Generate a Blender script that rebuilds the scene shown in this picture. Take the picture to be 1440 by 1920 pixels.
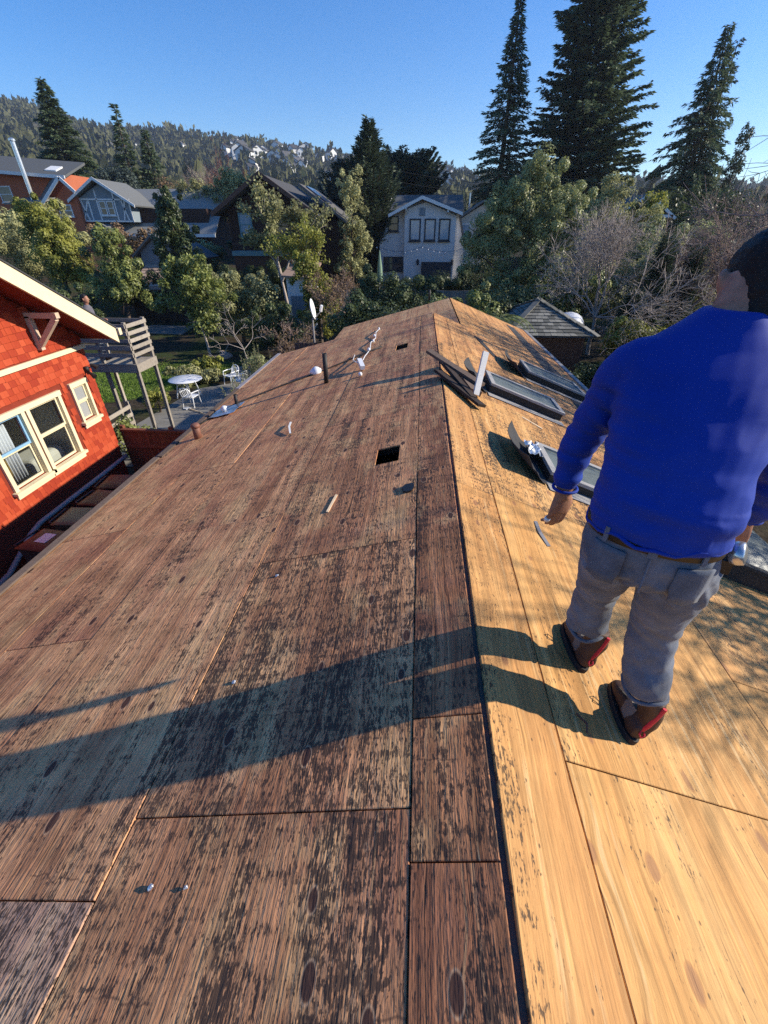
import bpy, bmesh, math, random
import numpy as np
from mathutils import Vector, Matrix, noise as mnoise
for o in list(bpy.data.objects): bpy.data.objects.remove(o)
sc = bpy.context.scene
COL = sc.collection
R = math.radians

# ------------------------------------------------------------------ camera, sky, sun, exposure
cam = bpy.data.cameras.new('camera'); camo = bpy.data.objects.new('camera', cam); COL.objects.link(camo)
cam.sensor_fit = 'HORIZONTAL'; cam.sensor_width = 36; cam.lens = 20.0
cam.clip_start = .05; cam.clip_end = 6000
camo.location = (-.31, 0, 5.6)
camo.rotation_euler = (R(90) - math.atan(525/800), 0, math.atan(72/957))
sc.camera = camo
SUN_EL, SUN_AZ = R(26.8), R(8)          # azimuth measured from +X towards +Y
SDIR = Vector((math.cos(SUN_AZ)*math.cos(SUN_EL), math.sin(SUN_AZ)*math.cos(SUN_EL), math.sin(SUN_EL)))
world = bpy.data.worlds.new('World'); sc.world = world; world.use_nodes = True
wn = world.node_tree; wn.nodes.clear()
sky = wn.nodes.new('ShaderNodeTexSky'); sky.sky_type = 'NISHITA'; sky.sun_disc = False
sky.sun_elevation = SUN_EL; sky.sun_rotation = R(90) - SUN_AZ
sky.air_density = 1.0; sky.dust_density = .0; sky.ozone_density = 3.5
bg = wn.nodes.new('ShaderNodeBackground'); bg.inputs[1].default_value = .122
wo = wn.nodes.new('ShaderNodeOutputWorld')
hs = wn.nodes.new('ShaderNodeHueSaturation'); hs.inputs['Saturation'].default_value = 1.36; hs.inputs['Hue'].default_value = .511; wn.links.new(sky.outputs[0], hs.inputs['Color']); wn.links.new(hs.outputs[0], bg.inputs[0]); wn.links.new(bg.outputs[0], wo.inputs[0])
sl = bpy.data.lights.new('sun', 'SUN'); sl.energy = 4.9; sl.angle = R(.53); sl.color = (1, .90, .74)
so = bpy.data.objects.new('sun', sl); COL.objects.link(so)
so.rotation_euler = SDIR.to_track_quat('Z', 'Y').to_euler(); so.location = (20, 5, 20)
sc.view_settings.view_transform = 'Standard'; sc.view_settings.look = 'None'
sc.view_settings.gamma = 1; sc.view_settings.exposure = .68
sc.cycles.use_denoising = False
sc.cycles.max_bounces = 6; sc.cycles.transparent_max_bounces = 12

# ------------------------------------------------------------------ helpers
def tag(o, label=None, cat=None, group=None, kind=None):
    if label: o['label'] = label
    if cat: o['category'] = cat
    if group: o['group'] = group
    if kind: o['kind'] = kind
    return o
def empty(name, loc=(0,0,0), rz=0, label=None, cat=None, group=None):
    o = bpy.data.objects.new(name, None); COL.objects.link(o); o.location = loc; o.rotation_euler = (0,0,rz)
    o.empty_display_size = .2
    return tag(o, label, cat, group)
def link(name, me, mat=None, parent=None):
    o = bpy.data.objects.new(name, me); COL.objects.link(o)
    if mat and not me.materials: me.materials.append(mat)
    if parent: o.parent = parent
    return o
def copy_tree(o, parent=None):
    c = o.copy(); COL.objects.link(c); c.parent = parent
    for ch in o.children: copy_tree(ch, c)
    return c
class MB:
    def __init__(s): s.v = []; s.f = []; s.sm = False
    def add(s, vs, fs):
        b = len(s.v); s.v += [tuple(v) for v in vs]; s.f += [tuple(i+b for i in f) for f in fs]; return s
    def box(s, x0, x1, y0, y1, z0, z1):
        return s.add([(x0,y0,z0),(x1,y0,z0),(x1,y1,z0),(x0,y1,z0),(x0,y0,z1),(x1,y0,z1),(x1,y1,z1),(x0,y1,z1)],
            [(0,3,2,1),(4,5,6,7),(0,1,5,4),(1,2,6,5),(2,3,7,6),(3,0,4,7)])
    def bar(s, a, b, w, h, up=(0,0,1)):
        a = Vector(a); b = Vector(b); d = (b-a).normalized(); u = Vector(up)
        l = d.cross(u)
        if l.length < 1e-4: l = d.cross(Vector((0,1,0)))
        l.normalize(); u = l.cross(d); l *= w/2; u = u*h/2
        vs = [p+i*l+j*u for p in (a,b) for i,j in ((-1,-1),(1,-1),(1,1),(-1,1))]
        return s.add(vs, [(0,1,2,3),(7,6,5,4),(0,4,5,1),(1,5,6,2),(2,6,7,3),(3,7,4,0)])
    def tube(s, pts, rad, n=8, cap=True):
        pts = [Vector(p) for p in pts]
        if not hasattr(rad, '__len__'): rad = [rad]*len(pts)
        b = len(s.v); ref = None
        for i, p in enumerate(pts):
            d = (pts[min(i+1,len(pts)-1)] - pts[max(i-1,0)]).normalized()
            if ref is None:
                ref = d.cross(Vector((0,0,1)))
                if ref.length < .05: ref = d.cross(Vector((1,0,0)))
            ref = (ref - d*ref.dot(d)).normalized(); q = d.cross(ref)
            for k in range(n):
                a = 2*math.pi*k/n; s.v.append(tuple(p + (ref*math.cos(a)+q*math.sin(a))*rad[i]))
        for i in range(len(pts)-1):
            for k in range(n):
                k2 = (k+1)%n; s.f.append((b+i*n+k, b+i*n+k2, b+(i+1)*n+k2, b+(i+1)*n+k))
        if cap:
            s.f.append(tuple(b+k for k in reversed(range(n)))); e = b+(len(pts)-1)*n
            s.f.append(tuple(e+k for k in range(n)))
        return s
    def lathe(s, prof, n=16, c=(0,0,0)):
        b = len(s.v)
        for r, z in prof:
            for k in range(n):
                a = 2*math.pi*k/n; s.v.append((c[0]+r*math.cos(a), c[1]+r*math.sin(a), c[2]+z))
        for i in range(len(prof)-1):
            for k in range(n):
                k2 = (k+1)%n; s.f.append((b+i*n+k, b+i*n+k2, b+(i+1)*n+k2, b+(i+1)*n+k))
        s.f.append(tuple(b+k for k in reversed(range(n)))); e = b+(len(prof)-1)*n; s.f.append(tuple(e+k for k in range(n)))
        return s
    def prism(s, poly, d, off=(0,0,0)):
        """polygon (list of 3-D points) extruded along vector d"""
        n = len(poly); d = Vector(d); a = [Vector(p)+Vector(off) for p in poly]
        return s.add([tuple(p) for p in a]+[tuple(p+d) for p in a],
            [tuple(range(n)), tuple(reversed(range(n, 2*n)))]+[(i, i+n, (i+1)%n+n, (i+1)%n) for i in range(n)])
    def mesh(s, name='m', smooth=False):
        me = bpy.data.meshes.new(name); me.from_pydata(s.v, [], s.f)
        bm = bmesh.new(); bm.from_mesh(me); bmesh.ops.recalc_face_normals(bm, faces=bm.faces); bm.to_mesh(me); bm.free()
        if smooth or s.sm:
            me.polygons.foreach_set('use_smooth', [True]*len(me.polygons))
        return me
    def build(s, name, mat, parent=None, smooth=False):
        return link(name, s.mesh(name, smooth), mat, parent)
def np_mesh(name, V, F, mat, parent=None, tone=None, smooth=False):
    V = np.asarray(V, np.float32); F = np.asarray(F, np.int32); k = F.shape[1]
    me = bpy.data.meshes.new(name); me.vertices.add(len(V)); me.vertices.foreach_set('co', V.ravel())
    me.loops.add(F.size); me.loops.foreach_set('vertex_index', F.ravel())
    me.polygons.add(len(F)); me.polygons.foreach_set('loop_start', np.arange(0, F.size, k, dtype=np.int32))
    if smooth: me.polygons.foreach_set('use_smooth', np.ones(len(F), bool))
    if tone is not None:
        at = me.attributes.new('tone', 'FLOAT', 'FACE'); at.data.foreach_set('value', np.asarray(tone, np.float32))
    me.update(calc_edges=True)
    return link(name, me, mat, parent)

# ------------------------------------------------------------------ materials
class G:
    """small wrapper round a node tree"""
    def __init__(s, name):
        s.m = bpy.data.materials.new(name); s.m.use_nodes = True; s.t = s.m.node_tree; s.t.nodes.clear()
        s.out = s.n('ShaderNodeOutputMaterial')
    def n(s, ty, ins=None, **kw):
        nd = s.t.nodes.new(ty)
        for k, v in kw.items(): setattr(nd, k, v)
        for k, v in (ins or {}).items(): s.put(nd.inputs[k], v)
        return nd
    def put(s, sock, v):
        if isinstance(v, bpy.types.NodeSocket): s.t.links.new(v, sock)
        elif isinstance(v, bpy.types.Node): s.t.links.new(v.outputs[0], sock)
        else:
            if hasattr(sock.default_value, '__len__') and hasattr(v, '__len__') and len(v) == 3 and len(sock.default_value) == 4: v = (*v, 1)
            sock.default_value = v
    def math(s, op, a, b=0., c=None, clamp=False):
        nd = s.n('ShaderNodeMath', {0: a, 1: b}, operation=op, use_clamp=clamp)
        if c is not None: s.put(nd.inputs[2], c)
        return nd.outputs[0]
    def mix(s, f, a, b, blend='MIX'):
        nd = s.n('ShaderNodeMix', data_type='RGBA', blend_type=blend)
        s.put(nd.inputs[0], f); s.put(nd.inputs[6], a); s.put(nd.inputs[7], b); return nd.outputs[2]
    def map(s, vec, scale, loc=(0,0,0)):
        return s.n('ShaderNodeMapping', {'Vector': vec, 'Scale': scale, 'Location': loc}).outputs[0]
    def noise(s, vec, scale, detail=3, rough=.55, dist=0):
        return s.n('ShaderNodeTexNoise', {'Vector': vec, 'Scale': scale, 'Detail': detail, 'Roughness': rough, 'Distortion': dist}).outputs[0]
    def ramp(s, f, stops, interp='LINEAR'):
        nd = s.n('ShaderNodeValToRGB', {0: f}); cr = nd.color_ramp; cr.interpolation = interp
        while len(cr.elements) < len(stops): cr.elements.new(.5)
        for e, (p, c) in zip(cr.elements, stops):
            e.position = p; e.color = (*c, 1) if hasattr(c, '__len__') else (c, c, c, 1)
        return nd.outputs[0]
    def step(s, f, lo, hi):
        return s.n('ShaderNodeMapRange', {0: f, 1: lo, 2: hi, 3: 0., 4: 1.}, interpolation_type='SMOOTHSTEP', clamp=True).outputs[0]
    def bsdf(s, col, rough=.6, spec=.3, metal=0, normal=None, **kw):
        nd = s.n('ShaderNodeBsdfPrincipled', {'Base Color': col, 'Roughness': rough, 'Specular IOR Level': spec, 'Metallic': metal})
        if normal is not None: s.put(nd.inputs['Normal'], normal)
        for k, v in kw.items(): s.put(nd.inputs[k], v)
        return nd.outputs[0]
    def bump(s, h, strength=.5, dist=.01):
        return s.n('ShaderNodeBump', {'Strength': strength, 'Distance': dist, 'Height': h}).outputs[0]
    def done(s, sh): s.put(s.out.inputs[0], sh); return s.m

def plain(name, col, rough=.6, spec=.3, var=.25, scale=3., bump=.15, metal=0, stretch=(1,1,1), dirt=.0):
    g = G(name); tc = g.n('ShaderNodeTexCoord').outputs['Object']; v = g.map(tc, stretch)
    n1 = g.noise(v, scale, 5, .6); n2 = g.noise(v, scale*14, 3, .6)
    rnd = g.n('ShaderNodeObjectInfo').outputs['Random']
    f = g.math('ADD', g.math('MULTIPLY', n1, .6), g.math('MULTIPLY', n2, .4))
    f = g.math('ADD', f, g.math('MULTIPLY', g.math('SUBTRACT', rnd, .5), .25))
    dk = tuple(c*(1-var) for c in col); lt = tuple(min(1, c*(1+var)) for c in col)
    c = g.ramp(f, [(.25, dk), (.75, lt)])
    if dirt: c = g.mix(g.math('MULTIPLY', g.step(g.noise(v, scale*.7, 6, .7), .5, .75), dirt), c, tuple(x*.35 for x in col))
    return g.done(g.bsdf(c, rough, spec, metal, g.bump(f, bump, .02)))

def leafmat(name, dark, light, transl=.25, rough=.5, spec=.35):
    g = G(name)
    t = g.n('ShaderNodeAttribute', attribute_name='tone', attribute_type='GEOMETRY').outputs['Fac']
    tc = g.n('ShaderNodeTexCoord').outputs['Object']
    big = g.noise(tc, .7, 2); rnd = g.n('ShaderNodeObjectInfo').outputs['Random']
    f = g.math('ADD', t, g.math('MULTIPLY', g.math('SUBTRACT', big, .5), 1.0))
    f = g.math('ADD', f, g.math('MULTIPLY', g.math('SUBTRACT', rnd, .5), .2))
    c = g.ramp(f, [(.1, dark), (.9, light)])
    p = g.bsdf(c, rough, spec)
    tr = g.n('ShaderNodeBsdfTranslucent', {0: g.mix(.5, c, tuple(min(1, x*1.6) for x in light))}).outputs[0]
    ms = g.n('ShaderNodeMixShader', {0: transl}); g.put(ms.inputs[1], p); g.put(ms.inputs[2], tr)
    return g.done(ms.outputs[0])

def deck_material():
    """plywood roof sheathing; object colour: R = mould, G = freshness, B = tone"""
    g = G('plywood')
    tc = g.n('ShaderNodeTexCoord').outputs['Object']; oi = g.n('ShaderNodeObjectInfo')
    sep = g.n('ShaderNodeSeparateColor', {0: oi.outputs['Color']}); mould, fresh, tone = sep.outputs[0], sep.outputs[1], sep.outputs[2]
    off = g.n('ShaderNodeCombineXYZ', {0: g.math('MULTIPLY', oi.outputs['Random'], 37.), 1: g.math('MULTIPLY', oi.outputs['Random'], 91.), 2: g.math('MULTIPLY', oi.outputs['Random'], 13.)})
    v0 = g.n('ShaderNodeVectorMath', {0: tc, 1: off.outputs[0]}, operation='ADD').outputs[0]
    # knots: stretched cells, some of them carrying a knot
    kv = g.map(v0, (5.2, 2.6, 1))
    vor = g.n('ShaderNodeTexVoronoi', {'Vector': kv, 'Scale': 1., 'Randomness': 1.}, voronoi_dimensions='2D')
    kd = vor.outputs['Distance']; kc = g.n('ShaderNodeSeparateColor', {0: vor.outputs['Color']})
    kr = g.math('MULTIPLY', g.step(kc.outputs[0], .45, 1.), .10)          # knot radius, zero for most cells
    knot = g.math('SUBTRACT', 1., g.step(g.math('SUBTRACT', kd, kr), -.015, .012), clamp=True)
    ring = g.math('MULTIPLY', g.math('SUBTRACT', 1., g.step(g.math('ABSOLUTE', g.math('SUBTRACT', g.math('SUBTRACT', kd, kr), .008)), .0, .020)), g.step(kr, .004, .03))
    bend = g.math('MULTIPLY', g.math('SUBTRACT', 1., g.step(kd, .0, .42)), g.math('MULTIPLY', kr, .25))
    # slightly wandering grain
    wob = g.math('MULTIPLY', g.math('SUBTRACT', g.noise(g.map(v0, (1.6, .8, 1)), 1., 2), .5), .11)
    wob = g.math('ADD', wob, g.math('MULTIPLY', g.math('SUBTRACT', g.noise(g.map(v0, (9, 2.5, 1)), 1., 2), .5), .012))
    v = g.n('ShaderNodeVectorMath', {0: v0, 1: g.n('ShaderNodeCombineXYZ', {0: g.math('ADD', wob, bend)}).outputs[0]}, operation='ADD').outputs[0]
    bands = g.noise(g.map(v, (6.5, .12, 1)), 1., 3, .6)
    bands2 = g.noise(g.map(v, (17, .35, 1)), 1., 3, .6)
    grain = g.noise(g.map(v, (120, 2.6, 1)), 1., 4, .65)
    big = g.noise(v0, 1.1, 4, .6)
    mid = g.noise(g.map(v0, (4.5, 1.6, 1)), 1., 5, .65)
    # weathered veneer
    f = g.math('ADD', g.math('MULTIPLY', bands, .6), g.math('MULTIPLY', bands2, .4))
    f = g.math('ADD', f, g.math('MULTIPLY', g.math('SUBTRACT', tone, .5), .32))
    old = g.ramp(f, [(.28, (.27, .115, .052)), (.42, (.47, .21, .096)), (.55, (.65, .32, .145)), (.72, (.78, .45, .21))])
    old = g.mix(g.math('MULTIPLY', g.step(big, .44, .68), .45), old, (.38, .135, .080))
    old = g.mix(g.math('MULTIPLY', g.step(g.noise(g.map(v0, (3.2, 1.8, 1)), 1., 4, .65), .49, .66), .6), old, (.72, .43, .19))
    old = g.mix(.62, old, g.ramp(grain, [(.3, .55), (.5, .97), (.7, 1.4)]), 'MULTIPLY')
    old = g.mix(.5, old, g.ramp(g.noise(g.map(v, (38, 1.0, 1)), 1., 3, .6), [(.32, .6), (.5, 1.), (.68, 1.35)]), 'MULTIPLY')
    old = g.mix(.8, old, g.ramp(g.noise(g.map(v0, (3.2, 5.5, 1)), 1., 5, .7), [(.3, .62), (.5, 1.), (.7, 1.28)]), 'MULTIPLY')
    old = g.mix(g.math('MULTIPLY', g.step(g.noise(g.map(v, (60, .7, 1)), 1., 2, .6), .62, .72), .5), old, (.60, .36, .17))
    old = g.mix(oi.outputs['Alpha'], old, g.mix(.85, old, (.36, .33, .30)))
    # fresh veneer
    fb = g.ramp(f, [(.26, (.45, .205, .058)), (.5, (.57, .30, .098)), (.75, (.66, .40, .155))])
    fb = g.mix(g.math('MULTIPLY', g.step(big, .5, .72), .45), fb, (.52, .26, .085))
    fb = g.mix(.75, fb, g.ramp(grain, [(.3, .6), (.5, .97), (.68, 1.25)]), 'MULTIPLY')
    fb = g.mix(.6, fb, g.ramp(g.noise(g.map(v, (30, 1.5, 1)), 1., 4, .65), [(.32, .55), (.5, 1.), (.7, 1.25)]), 'MULTIPLY')
    fb = g.mix(.5, fb, g.ramp(g.noise(g.map(v0, (3.2, 4.5, 1)), 1., 5, .7), [(.3, .7), (.5, 1.), (.7, 1.2)]), 'MULTIPLY')
    fb = g.mix(g.math('MULTIPLY', g.step(g.noise(g.map(v, (46, .9, 1)), 1., 3, .6), .57, .64), g.math('MULTIPLY', g.step(mid, .42, .62), .4)), fb, (.78, .58, .30))
    col = g.mix(fresh, old, fb)
    # grooves between veneer strips, broken along their length, and old nail holes
    sx = g.n('ShaderNodeSeparateXYZ', {0: v}).outputs[0]
    gv = g.math('ABSOLUTE', g.math('SUBTRACT', g.math('FRACT', g.math('ADD', g.math('MULTIPLY', sx, 7.3), g.math('MULTIPLY', bands2, 1.1))), .5))
    gr = g.math('MULTIPLY', g.math('SUBTRACT', 1., g.step(gv, .0, .03)), g.step(g.noise(g.map(v, (9, 1.3, 1)), 1., 2), .52, .60))
    col = g.mix(g.math('MULTIPLY', gr, g.math('SUBTRACT', .8, g.math('MULTIPLY', fresh, .55))), col, (.05, .028, .02))
    nv = g.n('ShaderNodeTexVoronoi', {'Vector': g.map(v0, (15, 8, 1)), 'Scale': 1., 'Randomness': 1.}, voronoi_dimensions='2D')
    nh = g.math('MULTIPLY', g.math('SUBTRACT', 1., g.step(nv.outputs['Distance'], .035, .065)), g.step(g.n('ShaderNodeSeparateColor', {0: nv.outputs['Color']}).outputs[0], .70, .75))
    col = g.mix(g.math('MULTIPLY', nh, .7), col, (.035, .022, .018))
    # black mould in short dashes along the grain, gathered in patches and veneer strips
    mask = g.math('ADD', g.math('MULTIPLY', mid, .6), g.math('MULTIPLY', g.noise(g.map(v, (11, .4, 1)), 1., 2), .85))
    mask = g.math('SUBTRACT', mask, .12)
    mask = g.math('ADD', mask, g.math('MULTIPLY', g.math('SUBTRACT', mould, .5), .5))
    dash = g.noise(g.map(v, (125, 30, 1)), 1., 3, .7, .3)
    dash = g.math('ADD', dash, g.math('MULTIPLY', g.math('SUBTRACT', g.noise(g.map(v, (5, 34, 1)), 1., 2), .5), .3))
    md = g.step(g.math('ADD', dash, g.math('MULTIPLY', g.math('SUBTRACT', mask, .60), .62)), .545, .63)
    col = g.mix(g.math('MULTIPLY', md, .86), col, (.036, .027, .022))
    # sparse dark checks and sap streaks
    chk = g.step(g.noise(g.map(v, (95, 4.2, 1)), 1., 2, .5), .69, .745)
    col = g.mix(g.math('MULTIPLY', chk, .65), col, (.075, .04, .025))
    # faint lines left by the courses of the old roof, across the grain
    yy = g.n('ShaderNodeSeparateXYZ', {0: v0}).outputs[1]
    ln = g.math('ABSOLUTE', g.math('SUBTRACT', g.math('FRACT', g.math('ADD', g.math('MULTIPLY', yy, 2.15), g.math('MULTIPLY', bands, .25))), .5))
    ln = g.math('MULTIPLY', g.math('SUBTRACT', 1., g.step(ln, .0, .012)), g.step(g.noise(g.map(v0, (3, 1.2, 1)), 1., 3), .55, .62))
    col = g.mix(g.math('MULTIPLY', ln, .6), col, (.06, .035, .025))
    # knots
    col = g.mix(g.math('MULTIPLY', ring, .75), col, g.mix(fresh, (.50, .31, .18), (.42, .2, .07)))
    col = g.mix(g.math('MULTIPLY', knot, g.math('SUBTRACT', .95, g.math('MULTIPLY', fresh, .35))), col, g.mix(fresh, (.075, .036, .026), (.25, .11, .06)))
    # pale splinters
    spl = g.math('MULTIPLY', g.step(g.noise(g.map(v, (150, 2.0, 1)), 1., 1, .5), .74, .78), g.step(mid, .5, .6))
    col = g.mix(g.math('MULTIPLY', spl, .7), col, (.66, .47, .27))
    gb = g.noise(g.map(v0, (120, 3.2, 1)), 1., 2, .6)
    h = g.math('ADD', g.math('MULTIPLY', gb, .55), g.math('MULTIPLY', g.noise(g.map(v0, (75, 17, 1)), 1., 2, .6), .5))
    bs = g.math('SUBTRACT', .8, g.math('MULTIPLY', fresh, .4))
    h = g.math('SUBTRACT', h, g.math('MULTIPLY', gr, .6))
    h = g.math('ADD', h, g.math('MULTIPLY', g.noise(g.map(v0, (24, 8, 1)), 1., 3, .65), .9))
    b = g.n('ShaderNodeBump', {'Strength': bs, 'Distance': .006, 'Height': h}).outputs[0]
    return g.done(g.bsdf(col, .72, .22, 0, b))

def shingle_mat(name, cols, rough=.8, bump=.3):
    g = G(name); oi = g.n('ShaderNodeObjectInfo'); tc = g.n('ShaderNodeTexCoord').outputs['Object']
    pos = g.n('ShaderNodeNewGeometry')
    f = g.math('FRACT', g.math('ADD', pos.outputs['Random Per Island'], oi.outputs['Random']))
    n = g.noise(g.map(tc, (30, 30, 6)), 1., 4)
    f = g.math('ADD', f, g.math('MULTIPLY', g.math('SUBTRACT', n, .5), .5))
    k = len(cols); c = g.ramp(f, [(.15+.7*i/(k-1), cc) for i, cc in enumerate(cols)])
    return g.done(g.bsdf(c, rough, .25, 0, g.bump(n, bump, .01)))

def glassmat(name, col=(.05, .06, .07), rough=.05):
    g = G(name)
    gl = g.bsdf(col, rough, .6)
    tr = g.n('ShaderNodeBsdfTransparent', {0: (.9, .93, .95)}).outputs[0]
    fr = g.math('POWER', g.n('ShaderNodeLayerWeight', {0: .5}).outputs['Facing'], 4.)
    ms = g.n('ShaderNodeMixShader', {0: g.math('ADD', g.math('MULTIPLY', fr, .6), .05, clamp=True)}); g.put(ms.inputs[1], tr); g.put(ms.inputs[2], gl)
    return g.done(ms.outputs[0])

M = {}
M['ply'] = deck_material()
M['dark'] = plain('dark_board', (.045, .032, .026), .8, .2, .4, 4, .3, stretch=(8,1,8))
M['fascia'] = plain('fascia_paint', (.10, .058, .052), .55, .35, .3, 5, .2, dirt=.5)
M['drip'] = plain('drip_edge', (.34, .30, .29), .45, .5, .25, 6, .1, metal=.3, dirt=.4)
M['stucco'] = plain('stucco', (.46, .40, .33), .9, .1, .12, 4, .3)
M['red_shingle'] = shingle_mat('red_shingle', [(.29,.033,.013), (.35,.046,.016), (.40,.058,.020), (.44,.074,.028)])
M['red_dark'] = plain('red_boards', (.22, .035, .018), .8, .2, .3, 5, .2)
M['cream'] = plain('cream_paint', (.74, .64, .42), .5, .4, .08, 5, .06, dirt=.15)
M['pinkcream'] = plain('cream_beam', (.60, .44, .32), .5, .4, .1, 5, .06)
M['bluesash'] = plain('blue_sash', (.23, .42, .60), .5, .4, .1, 5, .05)
M['glass'] = glassmat('glass'); M['glassd'] = plain('dark_glass', (.035, .045, .06), .06, .7, .2, 1, 0)
M['glassblue'] = plain('pale_glass', (.32, .40, .46), .08, .7, .15, 1, 0)
M['screen'] = plain('window_screen', (.28, .29, .29), .8, .2, .1, 8, 0)
M['curtain'] = plain('curtain', (.75, .75, .74), .8, .2, .06, 6, .1)
M['room'] = plain('room_wall', (.62, .58, .46), .9, .1, .1, 2, 0)
M['yellow'] = plain('yellow_cloth', (.75, .45, .04), .8, .2, .15, 9, .2)
M['greywood'] = plain('grey_wood', (.33, .29, .24), .8, .2, .3, 4, .3, stretch=(3,3,3), dirt=.5)
M['redwood'] = plain('stained_board', (.19, .062, .034), .7, .25, .35, 5, .25, stretch=(6,6,1))
M['greypipe'] = plain('grey_pipe', (.30, .29, .28), .6, .3, .12, 5, .05)
M['lawn'] = plain('soil_lawn', (.06, .085, .025), .95, .1, .3, 2, .5)
M['pave'] = plain('paving', (.20, .19, .17), .9, .15, .3, 1.5, .3, dirt=.5)
M['soil'] = None
M['white_plastic'] = plain('white_plastic', (.74, .75, .76), .35, .5, .05, 4, .02)
M['black_plastic'] = plain('black_plastic', (.03, .03, .032), .5, .4, .25, 6, .1)
M['bin_brown'] = plain('brown_bin', (.055, .032, .027), .5, .4, .2, 6, .1)
M['bin_green'] = plain('green_bin', (.085, .13, .085), .5, .4, .2, 6, .1)
M['iron'] = plain('black_iron', (.022, .02, .02), .6, .4, .3, 9, .15)
M['copper'] = plain('rust_pipe', (.20, .085, .055), .6, .35, .3, 9, .2)
M['alu'] = plain('aluminium', (.62, .63, .64), .32, .5, .15, 7, .25, metal=.85)
M['tar'] = plain('tar', (.012, .012, .012), .45, .5, .3, 9, .5)
M['white_wood'] = plain('white_wood', (.66, .66, .64), .6, .3, .1, 8, .1)
M['old_wood'] = plain('old_wood', (.13, .095, .075), .8, .2, .35, 5, .35, stretch=(4,4,4))
M['grey_glaze'] = plain('grey_acrylic', (.13, .15, .14), .4, .4, .35, 5, .2, dirt=.7)
M['felt'] = plain('roofing_felt', (.055, .055, .057), .9, .15, .4, 5, .4, dirt=.5)
M['skin'] = None
M['bark'] = plain('bark', (.115, .085, .065), .9, .1, .35, 4, .6, stretch=(3,3,.6))
M['palebark'] = plain('pale_bark', (.40, .34, .30), .9, .1, .3, 4, .5, stretch=(3,3,.6))
M['twig'] = plain('twig', (.30, .22, .19), .9, .1, .3, 2, .2)
M['redtwig'] = plain('reddish_twig', (.30, .13, .09), .9, .1, .3, 2, .2)
ply = M['ply']

# ------------------------------------------------------------------ terrain, hills
def gz(x, y):
    x = np.asarray(x, float); y = np.asarray(y, float)
    return .075*np.clip(y-21, 0, 40) + .02*np.clip(y-61, 0, 80) + .10*np.clip(-x-16, 0, 26)*np.clip((y-26)/22, 0, 1)
def gzf(x, y): return float(gz(x, y))
def ground_material():
    g = G('ground'); tc = g.n('ShaderNodeTexCoord').outputs['Object']
    a = g.noise(tc, .35, 5, .65); b = g.noise(tc, 6., 5, .65)
    c = g.ramp(b, [(.3, (.018, .014, .010)), (.55, (.055, .042, .028)), (.75, (.10, .075, .045))])
    c = g.mix(g.step(a, .46, .6), c, g.ramp(b, [(.3, (.018, .026, .010)), (.7, (.06, .075, .025))]))
    return g.done(g.bsdf(c, .95, .1, 0, g.bump(b, .6, .05)))
M['soil'] = ground_material()
def grid_mesh(name, xs, ys, fz, mat):
    Xg, Yg = np.meshgrid(xs, ys); Zg = fz(Xg, Yg); nx, ny = len(xs), len(ys)
    V = np.stack([Xg.ravel(), Yg.ravel(), Zg.ravel()], 1)
    i = np.arange(nx-1); j = np.arange(ny-1); I, J = np.meshgrid(i, j); b = (J*nx+I).ravel()
    return np_mesh(name, V, np.stack([b, b+1, b+nx+1, b+nx], 1), mat, smooth=True)
ax = np.concatenate([np.linspace(-3000, -80, 8), np.linspace(-70, 60, 66), np.linspace(80, 3000, 8)])
ay = np.concatenate([np.linspace(-2000, -20, 6), np.linspace(-10, 100, 56), np.linspace(120, 3000, 10)])
tag(grid_mesh('ground', ax, ay, gz, M['soil']), kind='structure', label='dark garden soil between the houses')
rng = np.random.default_rng(7)
CQ = np.array([-1.2, -.80, -.772, -.714, -.633, -.535, -.388, -.29, -.193, .03, .08, .3, .7, 1.2])
CH = np.array([215, 190, 180, 172, 150, 141, 129, 121, 109, 87, 80, 70, 62, 60.])
def hillz(x, y):
    q = x/np.maximum(y, 1); c = np.interp(q, CQ, CH) - 8
    t = np.clip((y-130)/770, 0, 1); s = t*t*(3-2*t)*.55 + t*.45
    lump = (np.sin(x*.021+1.3)*np.cos(y*.017) + .6*np.sin(x*.043+y*.031))*5*np.clip(t*4, 0, 1)*np.clip((1-t)*6, .15, 1)
    back = np.clip((y-900)/300, 0, 1)
    return -2 + (c+2)*s + lump - back*60 + gz(x*0, np.minimum(y, 140))*(1-t)
def hill_material():
    g = G('hill'); tc = g.n('ShaderNodeTexCoord').outputs['Object']
    a = g.noise(tc, .012, 5, .65); b = g.noise(tc, .09, 5, .7)
    c = g.ramp(b, [(.3, (.030, .034, .022)), (.55, (.075, .072, .045)), (.75, (.13, .115, .075))])
    c = g.mix(g.step(a, .5, .62), c, (.12, .11, .07))
    return g.done(g.bsdf(c, .95, .05))
M['hill'] = hill_material()
hq = np.linspace(-1.25, 1.2, 90); hy = np.concatenate([np.linspace(125, 900, 46), np.linspace(930, 1300, 6)])
Q, Yq = np.meshgrid(hq, hy); Xq = Q*Yq
n_ = len(hq); b_ = (np.arange(len(hy)-1)[:, None]*n_ + np.arange(n_-1)[None]).ravel()
tag(np_mesh('hill', np.stack([Xq.ravel(), Yq.ravel(), hillz(Xq, Yq).ravel()], 1), np.stack([b_, b_+1, b_+n_+1, b_+n_], 1), M['hill'], smooth=True),
    kind='structure', label='wooded hillside rising behind the town')

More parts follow.
